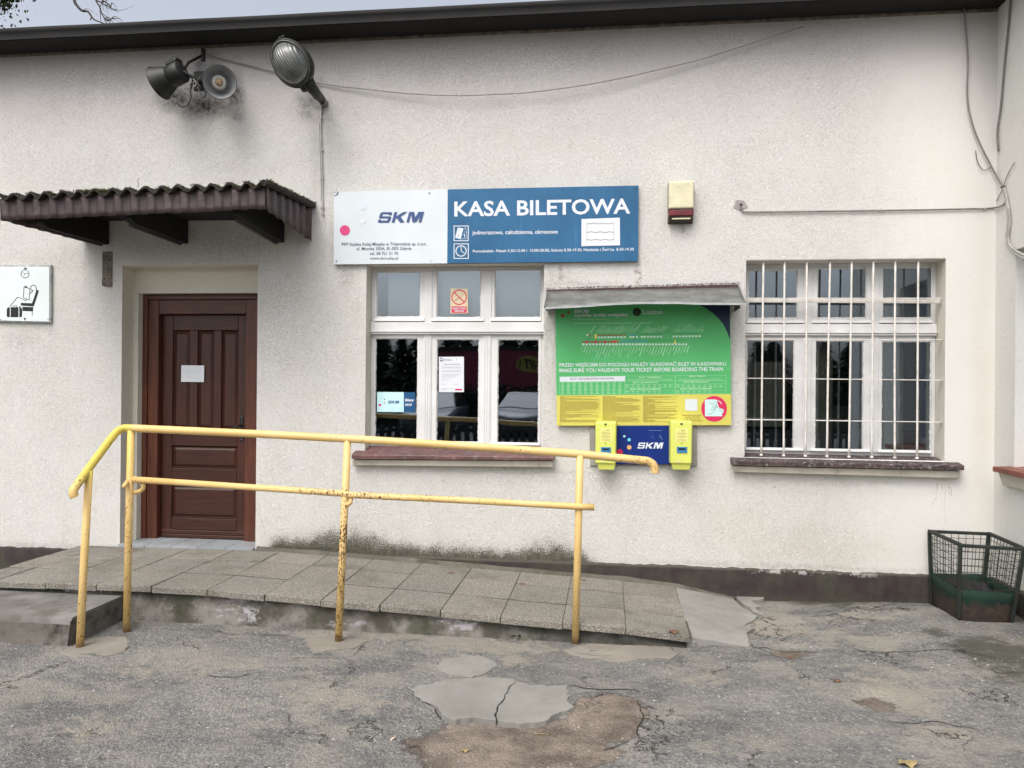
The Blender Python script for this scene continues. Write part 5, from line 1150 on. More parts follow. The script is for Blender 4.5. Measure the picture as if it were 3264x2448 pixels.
def minor(m):
    t6(m, 'PKP Szybka Kolej Miejska w Trójmieście sp. z o.o.', 305, 401, 710, 418, -.01, 0, .2); t6(m, 'Taryfa opłat za przejazdy SKM w pociągach PKP Szybka Kolej Miejska w Trójmieście Sp. z o.o. Taryfa Pomorska', 305, 440, 1160, 464, -.006)
    t6(m, 'BILET TRÓJMIEJSKI', 1025, 1034, 1270, 1060, -.008, .02); t6(m, 'BILET MIEJSKI', 1583, 1024, 1762, 1048, -.008, .02)
    t6(m, 'BILETY JEDNORAZOWE', 960, 1095, 1236, 1118, -.008, .02); t6(m, 'BILETY JEDNORAZOWE', 1515, 1090, 1795, 1112, -.008, .02)
    t6(m, 'BILETY MIESIĘCZNE IMIENNE', 930, 1165, 1268, 1193, -.008, .02); t6(m, 'BILETY MIESIĘCZNE IMIENNE', 1485, 1162, 1828, 1188, -.008, .02)
    F_ = lambda x0, y0, x1, y1: (lambda a, c: frame(m, a[0], a[1], c[0], c[1], .55, Yt))(z6(x0, y0), z6(x1, y1))
    F_(152, 1095, 872, 1240); F_(872, 1030, 1425, 1230); F_(1425, 1024, 1985, 1226)
    for yy in (1085, 1122, 1155, 1192): line_px(m, [z6(872, yy+4), z6(1985, yy-4)], .5, Yt)
    r_ = random.Random(3)
    for i in range(11):
        for j in range(9): 
            x = 170+i*63; y = 1105+j*15; line_px(m, [z6(x, y), z6(x+r_.uniform(24, 34), y)], 1.5, Yt)
    for blk in (885, 1440):
        for yy, n in ((1132, 9), (1148, 9), (1203, 7), (1220, 7)):
            for i in range(n): line_px(m, [z6(blk+i*59, yy), z6(blk+i*59+r_.uniform(24, 34), yy-1)], 1.3, Yt)
        for yy in (1064, 1077): line_px(m, [z6(blk+20, yy+3), z6(blk+505, yy-1)], .8, Yt)
    # slanting station names
    def names(x0, x1, stp_, yb, ln, ang, up):
        x = x0
        while x < x1:
            L = r_.uniform(*ln); dx = math.cos(ang)*L; dy = math.sin(ang)*L*(-1 if up else 1)
            line_px(m, [z6(x, yb), z6(x+dx*(1 if up else -1), yb+dy)], r_.choice((1.1, 1.2, 2.0)), Yt); x += stp_
    names(490, 510, 60, 560, (95, 120), 1.0, True); names(556, 980, 31, 556, (55, 130), .86, True); names(1065, 1300, 31, 552, (45, 100), .86, True); names(1415, 1720, 33, 545, (35, 130), .86, True)
    names(410, 1580, 31.5, 702, (50, 150), 1.22, False)
lay('small_lettering', minor, M_LGRN, gb)
def labels(m):
    x = 412
    while x < 1580: a = z6(x-13, 673); c = z6(x+13, 693); rect_px(m, a[0], a[1], c[0], c[1], Yt); x += 36.5
    for x in [552, 588, 619, 653, 691, 722, 757, 795, 831, 868, 933, 963, 1003, 1058, 1090, 1127, 1163, 1196, 1233, 1270, 1408, 1440, 1478, 1514, 1547, 1584, 1620, 1657, 1695]: a = z6(x-12, 597-(x-550)*.012); c = z6(x+12, 616-(x-550)*.012); rect_px(m, a[0], a[1], c[0], c[1], Yt)
    a = z6(445, 570); c = z6(470, 588); rect_px(m, a[0], a[1], c[0], c[1], Yt)
lay('station_tag_print', labels, simple('white_station_tag', (.55, .74, .62), .6), gb)
def reds(m):
    for x in [585, 617, 653, 690, 720, 757, 795, 832, 868]: circ_px(m, *z6(x, 583-(x-585)*.01), 2.7, Yt-.0005, 10)
    for x in [412, 483, 514, 583, 617, 690, 722, 795]: circ_px(m, *z6(x, 658-(x-412)*.012), 2.8, Yt-.0005, 10)
    circ_px(m, *z6(483, 587), 3, Yt-.0005, 10); line_px(m, [z6(585, 583), z6(868, 580)], 1.2, Yt); line_px(m, [z6(412, 659), z6(800, 654)], 1.2, Yt)
    circ_px(m, *z6(182, 367), 5.6, Yt, 16); circ_px(m, *z6(249, 330), 4.2, Yt, 16)
lay('route_map_print', reds, M_REDD, gb)
lay('route_map_print', lambda m: [circ_px(m, *z6(x, 656), 4.6, Yt-.001, 14) for x in (447, 548, 653)], M_CRIM, gb)
lay('route_map_print', lambda m: [circ_px(m, *z6(758, 652), 4.7, Yt-.001, 14), circ_px(m, *z6(722, 654), 3.6, Yt-.001, 12), circ_px(m, *z6(793, 652), 3, Yt-.001, 12)], ink('bright_red_dot', (.62, .05, .03)), gb)
lay('route_map_print', lambda m: [circ_px(m, *z6(549, 586), 4.5, Yt-.001, 14), circ_px(m, *z6(1423, 640), 2.6, Yt, 10), rect_px(m, *z6(1410, 655), *z6(1436, 674), Yt-.0004), rect_px(m, *z6(538, 598), *z6(564, 618), Yt-.0004)], M_YDOT, gb)
def tl(m):
    line_px(m, [z6(815, 652), z6(1120, 645)], 4.4, Yt); line_px(m, [z6(915, 579), z6(985, 578)], 4.2, Yt)
lay('route_line', tl, M_TEAL, gb)
def dl(m):
    line_px(m, [z6(483, 590), z6(487, 615), z6(465, 640)], .9, Yt); line_px(m, [z6(830, 575), z6(832, 552), z6(1020, 549), z6(1024, 573), z6(1280, 570)], .7, Yt); line_px(m, [z6(985, 578), z6(985, 625), z6(945, 645)], 1.0, Yt)
    line_px(m, [z6(1195, 560), z6(1196, 547), z6(1370, 544), z6(1385, 568), z6(1680, 564)], .7, Yt); line_px(m, [z6(1120, 644), z6(1560, 638)], .6, Yt)
    circ_px(m, 2030, 994.6, 13.4, Yt)
lay('route_line', dl, M_DGRN, gb)
lay('white_heading_box', lambda m: poly_px(m, [z6(152, 1040), z6(872, 1032), z6(872, 1089), z6(152, 1096)], Yt+.0004), M_SWHITE, gb)
lay('heading_lettering', lambda m: t6(m, 'BILETY JEDNORAZOWE KARTKOWE', 268, 1051, 750, 1081, -.008, .005), M_PURP, gb)
def fineprint(m):
    r_ = random.Random(8)
    for (xa, xb) in ((155, 592), (625, 1040), (1070, 1447)):
        y = 1257
        while y < 1536:
            L = (xb-xa)*(r_.choice((1, 1, .97, .93, .55, .35, .15, .8))); x = xa
            while x < xa+L: d_ = r_.uniform(18, 60); line_px(m, [z6(x, y), z6(min(x+d_, xa+L), y-.2)], .95, Yt); x += d_+3.5
            y += 9.3
    t6(m, 'Szczegółowe informacje', 1500, 1456, 1712, 1474, 0, .02); t6(m, 'o taryfie PKP SKM', 1527, 1477, 1690, 1494, 0, .02); t6(m, 'w Trójmieście Sp. z o.o.', 1507, 1496, 1705, 1514, 0, .02); t6(m, 'na stronie: www.skm.pkp.pl', 1487, 1516, 1728, 1534, 0, .02)
lay('small_print', fineprint, M_OLIVE, gb)
lay('white_square', lambda m: poly_px(m, [z6(1535, 1285), z6(1668, 1285), z6(1668, 1415), z6(1535, 1414)], Yt), M_SWHITE, gb)
lay('map_roundel', lambda m: circ_px(m, 2276.3, 1303, 41, Yt, 40), M_MAG, gb)
lay('map_outline', lambda m: poly_px(m, [z6(*p) for p in ((1752, 1298), (1775, 1290), (1870, 1290), (1885, 1300), (1888, 1322), (1895, 1345), (1905, 1375), (1918, 1385), (1940, 1393), (1960, 1402), (1957, 1430), (1938, 1450), (1946, 1475), (1752, 1475))], Yt-.0006), M_MAPW, gb)
lay('map_outline', lambda m: (line_px(m, [z6(1882, 1298), z6(1915, 1312), z6(1935, 1340)], 2.2, Yt-.0006)), M_MAPW, gb)
def maplines(m):
    for pts in (((1805, 1315), (1810, 1340), (1860, 1335)), ((1775, 1452), (1815, 1452), (1840, 1425), (1875, 1360)), ((1855, 1440), (1880, 1370), (1885, 1300)), ((1800, 1400), (1870, 1400)), ((1825, 1360), (1890, 1360)), ((1880, 1370), (1920, 1395), (1955, 1412)), ((1825, 1380), (1880, 1380)), ((1905, 1415), (1952, 1425))): line_px(m, [z6(*p) for p in pts], .7, Yt-.0012)
lay('map_lines', maplines, M_DGRN, gb)
for (x, y) in ((160, 1560), (2023, 1542), (150, 888), (2005, 952)): lay('screw', lambda m: circ_px(m, *z6(x, y), 1.5, Yt-.001, 8), simple('bright_screw2', (.5, .5, .48), .3, metallic=.7), gb)

# ---- blue board between validators, on its mounting slab
Y = -.02; sl = MB(); poly_px(sl, [(1880, 1340), (2222, 1340), (2222.5, 1485), (1880, 1485)], Y, .03); slb = tag(sl.build('mounting_slab', M_SLAB, bevel=.004), 'beige-grey rectangular mounting slab on the wall behind the ticket validators', 'slab')
Y = -.05; nb = thing('blue_board', P(2050, 1480, Y), 'dark blue SKM board between the two yellow ticket validators', 'sign')
nbp = MB(); poly_px(nb and nbp, [(1962, 1357), (2140, 1357), (2140, 1480), (1962, 1480)], Y, .028); nbp.build('board', M_NAVY, nb, .003)
Yt = Y-.0015; z1_ = lambda x, y: (1860+x/5.53, 1320+y/5.53)
lay('emblem', lambda m: emblem_px(m, 2031.4, 1410.6, 2114.8, 1429.8, Yt), M_INKW, nb)
for (x, y, r, mt_) in ((718, 391, 21, M_LCY), (803, 452, 30, M_CYAN), (805, 585, 40, M_ORG), (637, 672, 55, M_CRIM)): lay('coloured_dot', lambda m: circ_px(m, *z1_(x, y), r/5.53, Yt, 24), mt_, nb)
def scr(m):
    line_px(m, [z1_(1150, 288), z1_(1380, 288)], 1.2, Yt)
    r_ = random.Random(2)
    for k in range(18): x = r_.choice((1190, 1340))+r_.gauss(0, 26); y = r_.uniform(320, 420); line_px(m, [z1_(x, y), z1_(x+r_.uniform(8, 40), y+r_.uniform(20, 60))], .35, Yt)
lay('scratches', scr, ink('scuffed_blue', (.16, .24, .52)), nb)

# ---- ticket validators
def validator(pts, nub, scw, lab, dot, slot, small_, label):
    Yf = -.155; x0, y0, x1, y1 = pts
    a = P(x0, y0, Yf); c = P(x1, y1, Yf); v = thing('ticket_validator', (a.x, -.03, c.z), label, 'ticket validator', 'yellow ticket validators')
    b = MB(); b.hexa([(a.x+.004, Yf, c.z), (c.x-.004, Yf, c.z), (c.x+.004, -.052, c.z-.006), (a.x-.004, -.052, c.z-.006), (a.x, Yf, a.z), (c.x, Yf, a.z), (c.x+.004, -.052, a.z+.004), (a.x-.004, -.052, a.z+.004)]); b.build('casing', M_VAL, v, .014, 4)
    n0, n1, ny = nub; p_ = P(n0, ny, Yf+.01); q_ = P(n1, ny, Yf+.01)
    b = MB(); b.hexa([(p_.x+.006, Yf+.022, p_.z), (q_.x-.006, Yf+.022, p_.z), (q_.x-.006, -.055, p_.z), (p_.x+.006, -.055, p_.z), (p_.x-.006, Yf+.012, c.z+.004), (q_.x+.006, Yf+.012, c.z+.004), (q_.x+.006, -.053, c.z+.004), (p_.x-.006, -.053, c.z+.004)]); b.build('lower_casing', M_VAL, v, .006, 3)
    s_ = P(*scw, Yf); b = MB(); b.lathe([(.0001, .005), (.006, .005), (.0085, .004), (.0085, 0)], (s_.x, Yf+.0005, s_.z), (0, -1, 0), 20); lk = b.build('lock', M_SCREW, v)
    lay('notice', lambda m: rect_px(m, *lab, Yf-.001), M_VALL, v)
    def nl(m):
        w_ = lab[2]-lab[0]; h_ = lab[3]-lab[1]; cx = (lab[0]+lab[2])/2; r_ = random.Random(int(x0))
        text_px(m, 'SKM', cx-1, lab[1]+h_*.13, cx+w_*.26, lab[1]+h_*.2, Yf-.002, 0, .03, .3); circ_px(m, cx-w_*.2, lab[1]+h_*.22, .9, Yf-.002, 8)
        for k, f in enumerate((.33, .38, .44, .56, .61, .67, .80, .86, .92)): ll = w_*r_.uniform(.5, .86); line_px(m, [(cx-ll/2, lab[1]+h_*f), (cx+ll/2, lab[1]+h_*f)], .5, Yf-.002)
    lay('notice_lettering', nl, ink('brownish_small_print', (.26, .20, .05)), v)
    lay('sensor', lambda m: circ_px(m, *dot, 1.5, Yf-.001, 12), M_INKK, v)
    lay('green_arrow', lambda m: poly_px(m, [(dot[0]-2.4, dot[1]+2.6), (dot[0]+2.4, dot[1]+2.6), (dot[0], dot[1]+5.6)], Yf-.001), ink('green_arrow', (.10, .50, .12)), v)
    b = MB(); sx0, sy0, sx1, sy1 = slot; A = P(sx0, sy0, Yf); B = P(sx1, sy1, Yf)
    hx0, hx1, hz1, hz0 = A.x+.012, B.x-.012, A.z-.010, (A.z+B.z)/2-.004
    for (xa, xb, za, zb) in ((A.x, B.x, hz1, A.z), (A.x, B.x, B.z, hz0), (A.x, hx0, hz0, hz1), (hx1, B.x, hz0, hz1)): b.box(xa, xb, Yf-.006, Yf+.002, za, zb)
    so = b.build('ticket_slot', M_SLOT, v, .0015)
    b = MB(); b.box(hx0, hx1, Yf-.0015, Yf+.001, hz0, hz1); b.build('slot_mouth', M_SLOTD, so)
    lay('type_plate', lambda m: (rect_px(m, *small_, Yf-.0012)), ink('pale_plate', (.62, .62, .45)), v)
    b = MB(); b.box(A.x-.03, B.x+.03, -.053, -.048, B.z-.1, A.z+.1); b.build('back_plate', M_DMET, v)
    return v
validator((1898.5, 1344, 1964, 1480), (1906, 1960, 1498), (1930, 1352.5), (1911.5, 1364, 1952, 1408.6), (1931, 1413.5), (1915.7, 1425, 1946.8, 1444), (1916, 1469, 1927, 1473), 'lemon yellow ticket validator left of the dark blue board')
validator((2137, 1342, 2206.5, 1480), (2143, 2201, 1498), (2172.3, 1351), (2151.5, 1365.5, 2193.6, 1409.5), (2173.4, 1413), (2157.5, 1424, 2190, 1444), (2158.5, 1469.5, 2169, 1474), 'lemon yellow ticket validator right of the dark blue board')

# ---- alarm siren
Yf = -.10; al = thing('alarm_siren', P(2170, 703, -.01), 'aged cream wall alarm siren with a red lower band, right of the blue sign', 'alarm')
a = P(2132.5, 576, Yf); c = P(2212, 664, Yf); e = P(2172, 703, Yf)
b = MB(); b.box(a.x-.002, c.x+.002, -.02, .0, e.z-.008, a.z+.004); b.build('back_plate', M_GRIMY, al, .008)
b = MB(); b.box(a.x, c.x, Yf, -.021, c.z+.0005, a.z); b.build('cream_cover', M_CREAM, al, .016, 4)
b = MB(); b.box(a.x+.001, c.x-.001, Yf+.004, -.021, P(2170, 667, Yf).z+.0, c.z-.0005); b.build('grimy_seam', M_GRIMY, al, .002)
z1r = P(2170, 687, Yf).z; b = MB(); b.box(a.x+.001, c.x-.001, Yf+.002, -.021, z1r, P(2170, 667.5, Yf).z); b.build('red_lens', M_REDP, al, .006, 3)
b = MB(); b.hexa([(a.x+.012, Yf+.035, e.z), (c.x-.012, Yf+.035, e.z), (c.x-.004, -.021, e.z), (a.x+.004, -.021, e.z), (a.x+.003, Yf+.006, z1r-.0005), (c.x-.003, Yf+.006, z1r-.0005), (c.x-.003, -.021, z1r-.0005), (a.x+.003, -.021, z1r-.0005)]); b.build('lower_housing', M_GRIMY, al, .004, 3)
b = MB(); p_ = P(2142, 697, Yf+.012); q_ = P(2201, 699, Yf+.012); b.beam((p_.x, Yf+.022, p_.z), (q_.x, Yf+.022, p_.z), .02, .010); b.build('pale_strip', M_CREAM, al, .002)

# ---- papers and stickers in the window and on the door
Yg = yW1+.010
dp = MB(); yD = yL-.004; poly_px(dp, [(578, 1164), (651, 1165), (650, 1218), (577, 1217)], yD, .0015); dpo = tag(dp.build('paper_note', M_PAPER, fix=False), 'handwritten white paper note on the brown door', 'note')
def scrawl(m):
    r_ = random.Random(1)
    for (y, xa, xb) in ((1183, 592, 640), (1192, 583, 622), (1203, 596, 622)):
        x = xa
        while x < xb: line_px(m, [(x+i*1.2, y+r_.uniform(-1.6, 1.6)) for i in range(5)], .55, yD-.001); x += 7
lay('handwriting', scrawl, ink('pale_handwriting', (.42, .42, .50)), dpo)
ns = MB(); poly_px(ns, [(1436, 919.5), (1491.5, 920), (1491.5, 999), (1436, 999)], Yg, .001); nso = tag(ns.build('no_smoking_sticker', M_BEIGE, fix=False), 'beige and red no-smoking sticker on the upper middle pane of the window', 'sticker')
def nsm(m):
    ring_px(m, 1463.5, 947.3, 24.8, 3.6, Yg-.001, 40); line_px(m, [(1448, 932.5), (1479.5, 963)], 3.6, Yg-.0012); rect_px(m, 1439, 976.5, 1488, 997, Yg-.001)
lay('red_ring', nsm, M_RING, nso)
lay('cigarette', lambda m: (line_px(m, [(1452, 957.5), (1464, 949)], 1.5, Yg-.0008), line_px(m, [(1465, 948.3), (1478, 938.5)], .7, Yg-.0008), circ_px(m, 1451.5, 957.8, 1.6, Yg-.0009, 8)), M_INKK, nso)
lay('lettering', lambda m: (text_px(m, 'PALENIE TYTONIU', 1442.5, 980, 1485, 986, Yg-.002, 0, .03), text_px(m, 'ZABRONIONE', 1448, 988, 1479, 994, Yg-.002, 0, .03)), M_INKW, nso)
nn = MB(); poly_px(nn, [(1399, 1137.3), (1478.7, 1137), (1478.7, 1249.5), (1399, 1249.5)], Yg, .001); nno = tag(nn.build('notice_sheet', M_PAPER, fix=False), 'printed white information notice taped inside the middle lower pane', 'notice')
zz = lambda x, y: (1180+x/3.606, 880+y/3.606)
def ntx(m):
    text_px(m, 'informacja', *zz(836, 948), *zz(934, 980), Yg-.001, 0, .01); text_px(m, 'Szanowni Podróżni', *zz(848, 1003), *zz(1030, 1022), Yg-.001, 0, 0, .25)
    line_px(m, [zz(992, 945), zz(992, 975)], .8, Yg-.001)
    for y, xa, xb in ((1045, 818, 1045), (1056, 820, 1045), (1087, 820, 1035), (1099, 820, 1045), (1129, 818, 1030), (1146, 828, 1012), (1161, 820, 978), (1193, 818, 915), (1295, 818, 968), (1308, 812, 880), (1242, 815, 878), (1242, 940, 1022)): line_px(m, [zz(xa, y), zz(xb, y)], .6, Yg-.001)
lay('lettering', ntx, ink('grey_print', (.22, .22, .25)), nno)
lay('badge', lambda m: (rect_px(m, *zz(803, 938), *zz(831, 980), Yg-.001)), M_INKG, nno)
lay('badge_letter', lambda m: (circ_px(m, *zz(817, 958), 3.0, Yg-.0015, 14)), M_INKW, nno)
lay('red_tag', lambda m: rect_px(m, *zz(976, 1295), *zz(1055, 1313), Yg-.001), M_RING, nno)
bs = MB(); poly_px(bs, [zz(78, 1332), zz(517, 1335), zz(517, 1565), zz(78, 1561)], Yg, .001); bso = tag(bs.build('ticket_sales_sticker', simple('pale_cyan_sticker', (.52, .76, .80), .4, .1, 4), fix=False), 'pale blue and navy ticket sales sticker in the lower left pane of the window', 'sticker')
lay('blue_part', lambda m: poly_px(m, [zz(386, 1334), zz(517, 1335), zz(517, 1565), zz(386, 1564)], Yg-.001), ink('deep_blue_sticker', (.008, .075, .20)), bso)
lay('lettering', lambda m: (text_px(m, 'Bilety', *zz(402, 1408), *zz(502, 1450), Yg-.002, 0, .03), text_px(m, 'SKM', *zz(402, 1465), *zz(476, 1494), Yg-.002, 0, .035)), M_INKW, bso)
lay('emblem', lambda m: emblem_px(m, *zz(203, 1432), *zz(333, 1464), Yg-.001), M_INKN, bso)
for (x, y, r, mt_) in ((112, 1482, 15, M_PINK), (163, 1456, 10, M_ORG), (163, 1417, 8, M_TEAL), (138, 1399, 5, M_TEAL)): lay('coloured_dot', lambda m: circ_px(m, *zz(x, y), r/3.606, Yg-.001, 14), mt_, bso)
# ================================================================== LOUDSPEAKERS
def horn(c, ax, R_, length, inside, label, xd=None):
    """c: centre of the mouth; ax: outward axis"""
    ax = Vector(ax).normalized(); c = Vector(c); t = thing('loudspeaker', tuple(c-ax*length), label, 'loudspeaker', 'horn loudspeakers high on the wall')
    prof = [(R_, 0), (R_*1.03, -.004), (R_*1.0, -.010), (R_*.93, -.03), (R_*.80, -length*.30), (R_*.66, -length*.46), (R_*.60, -length*.50)]
    b = MB(); b.lathe([(r_, h) for r_, h in prof], c, ax, 40); b.build('horn', M_DMET, t)
    b = MB(); b.lathe([(R_*.995, -.001), (R_*.90, -.035), (R_*.76, -length*.30), (R_*.60, -length*.45), (R_*.56, -length*.46), (R_*.0001, -length*.46)], c, ax, 40); b.build('horn_inside', inside, t)
    b = MB(); b.lathe([(R_*.44, -length*.455), (R_*.44, -length*.22), (R_*.42, -length*.17), (R_*.25, -length*.165), (R_*.24, -length*.17)], c, ax, 32); hub = b.build('inner_horn', simple('dirty_white_ring', (.42, .40, .36), .6, .15, 30), t)
    b = MB(); b.lathe([(R_*.24, -length*.17), (R_*.2, -length*.14), (R_*.1, -length*.115), (R_*.0001, -length*.11)], c, ax, 28); b.build('centre_cap', simple('rusty_tan_cap', (.30, .20, .12), .7, .3, 40), hub)
    b = MB(); b.lathe([(R_*.62, -length*.49), (R_*.66, -length*.50), (R_*.66, -length*.90), (R_*.60, -length*.94), (R_*.0001, -length*.95)], c, ax, 28)
    dr = b.build('driver_housing', M_DMET, t)
    e = ax.cross(Vector((0, 0, 1))).normalized(); u_ = e.cross(ax)
    b = MB(); o_ = c-ax*length*.72
    b.hexa([o_+ax*s1*.055+e*s2*.045+u_*(R_*.60+h_) for h_ in (0, .035) for s1, s2 in ((-1, -1), (1, -1), (1, 1), (-1, 1))]); b.build('terminal_box', M_DMET, t, .006)
    b = MB(); b.hexa([o_+ax*s1*.02+e*s2*.015+u_*(R_*.60+.034+h_) for h_ in (0, .03) for s1, s2 in ((-1, -1), (1, -1), (1, 1), (-1, 1))]); b.build('clamp', M_DMET, t, .004)
    return t, c-ax*length*.93, u_
yS = -.26
cR = P(700, 261, -.34)
t1, e1, u1 = horn(cR, (.50, -.80, -.22), .128, .25, simple('chalky_horn_inside', (.25, .26, .27), .55, .35, 5, dirt=(.40, .33, .18), dirt_amt=.5), 'right-hand horn loudspeaker showing its pale mouth and tan centre')
cL = P(505, 266, -.24)
t2, e2, u2 = horn(cL, (-.93, .12, -.33), .135, .26, M_DMET, 'left-hand dark horn loudspeaker pointing left, beside the pale-mouthed one')
# bracket, arm and cables between them
an = P(648, 175, -.012)
br = thing('speaker_bracket', tuple(P(640, 255, -.01)), 'dark steel arm and wall bracket carrying the two horn loudspeakers', 'bracket')
mid = P(628, 255, -.14)
b = MB(); b.tube([an, P(600, 200, -.10), P(587, 222, -.15), e2+Vector((0, 0, .03))], .011, 10); b.build('arm', M_DMET, br)
b = MB(); b.tube([e1, mid, e2], .014, 10); b.tube([mid, P(634, 258, -.002)], .018, 10); b.build('cross_bar', M_DMET, br)
b = MB(); wp_ = P(636, 258, -.004); b.box(wp_.x-.05, wp_.x+.05, -.012, .002, wp_.z-.08, wp_.z+.08); b.build('wall_plate', M_DMET, br, .003)
def cable(name, pts, r, mat, label, n=6, par=None, seg=8, group=None):
    b = MB(); b.tube(smooth_path(pts, n), r, seg); o = b.build(name, mat, par)
    if par is None: tag(o, label, 'cable', group)
    return o
cable('speaker_cable', [P(628, 250, -.16), P(612, 262, -.17), P(608, 290, -.16), P(608, 315, -.13), P(596, 338, -.10), P(578, 340, -.06), P(567, 330, -.03)], .005, M_CABLE, 'black cable looping down below the left-hand loudspeaker')
cable('speaker_cable', [P(625, 262, -.16), P(635, 290, -.18), P(644, 311, -.18), P(655, 303, -.18), P(655, 290, -.2)], .005, M_CABLE, 'short black cable loop under the right-hand loudspeaker')
for i, (a, c) in enumerate((((600, 232), (638, 275)), ((605, 270), (640, 240)), ((598, 285), (632, 255)), ((612, 240), (606, 292)))):
    cable('wire_bundle', [P(*a, -.15), P((a[0]+c[0])/2+4, (a[1]+c[1])/2+6, -.19), P(*c, -.16)], .004, M_CABLE if i % 2 else M_CABW, '', par=br)
b = MB(); b.box(an.x-.012, an.x+.012, -.03, .002, an.z-.05, an.z+.05); b.build('anchor', M_DMET, br, .003)
for dx in (-.012, .012): 
    b = MB(); b.tube([an+Vector((dx, -.004, .03)), an+Vector((dx*1.6, -.006, .085))], .0025, 6); b.build('anchor_wire', M_CABLE, br)

# ================================================================== LAMP
lm = thing('wall_lamp', tuple(P(1033, 326, -.01)), 'dark cobra-head wall lamp with ribbed glass bowl under the eave', 'lamp')
c = P(931, 205, -.50); n_ = Vector((-.10, -.90, -.36)).normalized(); L = (P(978, 262, -.46)-P(890, 146, -.56)); L = (-L); L = (L-n_*L.dot(n_)).normalized(); S = n_.cross(L)
a_, b_ = .180, .146
def oval(h, k, seg=48, off=0.0): return [c+L*(math.cos(t)*a_*k*(1+.06*math.cos(t))+off)+S*math.sin(t)*b_*k+n_*h for t in [2*PI*i/seg for i in range(seg)]]
def loft(rings, name, mat, par, cap=True, smooth=True):
    b = MB(); m = len(rings[0]); vs = [v for r in rings for v in r]
    b.add(vs, [(i*m+k, i*m+(k+1) % m, (i+1)*m+(k+1) % m, (i+1)*m+k) for i in range(len(rings)-1) for k in range(m)], smooth)
    if cap: b.f.append(tuple(len(vs)-m+k for k in range(m))); b.sm.append(True)
    return b.build(name, mat, par)
loft([oval(.012, .98), oval(.016, 1.04), oval(.0, 1.07), oval(-.03, 1.05), oval(-.075, .96), oval(-.12, .78), oval(-.145, .5), oval(-.15, .2)], 'housing', M_DMET, lm)
loft([oval(.012, .98), oval(.020, .99), oval(.020, .93), oval(.008, .92)], 'rim', simple('lamp_rim', (.12, .12, .115), .4, .2, 20, metallic=.3), lm, False)
def mk_lglass():
    t = NT('ribbed_lamp_glass'); X, Y, Z = t.xyz()
    u_ = t.ma('ADD', t.ma('ADD', t.ma('MULTIPLY', X, S.x), t.ma('MULTIPLY', Y, S.y)), t.ma('MULTIPLY', Z, S.z)); w_ = t.ma('SINE', t.ma('MULTIPLY', u_, 330))
    t.fin(t.mix(t.step(t.noise(8, 4), .3, .7), (.045, .048, .042), (.09, .095, .085)), .14, t.bump(w_, .55, .004), Specular_IOR_Level=.9, Coat_Weight=.4, Coat_Roughness=.1)
    return t.m
loft([oval(.010, .91), oval(.04, .86, off=-.004), oval(.075, .74, off=-.010), oval(.10, .56, off=-.016), oval(.118, .32, off=-.02), oval(.124, .1, off=-.022)], 'glass_bowl', mk_lglass(), lm)
bk = c-L*.20-n_*.04; wl = P(1034, 330, -.005)
b = MB(); mid_ = bk.lerp(wl, .5)
b.tube([c-L*.15-n_*.06, bk, mid_, wl+Vector((-.01, -.03, .02)), wl], lambda t: .052-.026*t, 14); b.build('arm', M_DMET, lm)
b = MB(); q1, q2, q3, q4 = P(975, 252, -.42), P(952, 276, -.42), P(964, 294, -.36), P(1000, 300, -.22); b.prism([q1, q2, q3, P(982, 291, -.36), P(1002, 318, -.16), P(1006, 308, -.16), q4, P(1012, 290, -.22)], (.012, .03, .01)); b.build('hinge_plate', M_DMET, lm, .003)
for px, py in ((893, 121), (902, 116)):
    b = MB(); q = P(px, py, -.56); b.lathe([(.0001, .01), (.011, .006), (.013, -.004), (.006, -.02)], q, (0, -.3, 1), 12); b.build('latch', M_DMET, lm)
b = MB(); b.tube([P(896, 124, -.56), P(902, 132, -.56), P(912, 134, -.555)], .004, 6); b.build('latch_wire', M_DMET, lm)
b = MB(); b.lathe([(.0001, 0), (.035, .0), (.032, .03), (.02, .045)], wl+Vector((0, .002, 0)), (0, -1, 0), 16); b.build('wall_socket', simple('pale_putty_plug', (.2, .19, .17), .9, .3, 30, .5), lm)
# cable down the wall under the lamp
cab = cable('wall_cable', [P(x, y, -.012) for x, y in ((1030, 332), (1024, 345), (1022, 400), (1023.4, 470), (1027, 560), (1027.5, 640), (1028.4, 680), (1033, 684))], .0075, M_CABW, 'thin dirty white cable clipped down the wall below the lamp')
for k in range(9): # dark stained stretches
    pass
for py in (375, 480, 572, 662):
    b = MB(); q = P(1024+(py-375)*.013, py, -.012); b.box(q.x-.016, q.x+.012, -.022, .002, q.z-.006, q.z+.006); b.build('clip', M_CABW, cab, .003)
b = MB(); b.tube([P(x, y, -.014) for x, y in ((1019.5, 395), (1021, 470), (1024.5, 560), (1025, 640))], .004, 6); b.build('second_wire', M_CABLE, cab)
# long sagging wire across the facade
cable('sagging_wire', [P(x, y, yy) for x, y, yy in ((656, 172, -.02), (700, 186, -.02), (790, 208, -.02), (885, 233, -.02), (1019, 266, -.02), (1179, 286, -.03), (1310, 299, -.04), (1450, 305, -.05), (1580, 301, -.05), (1705, 293, -.05), (1922, 261, -.05), (2164, 207, -.04), (2263, 181, -.04), (2420, 130, -.05), (2560, 85, -.05))], .0042, M_CABG, 'long thin wire sagging across the wall between loudspeakers and eave')

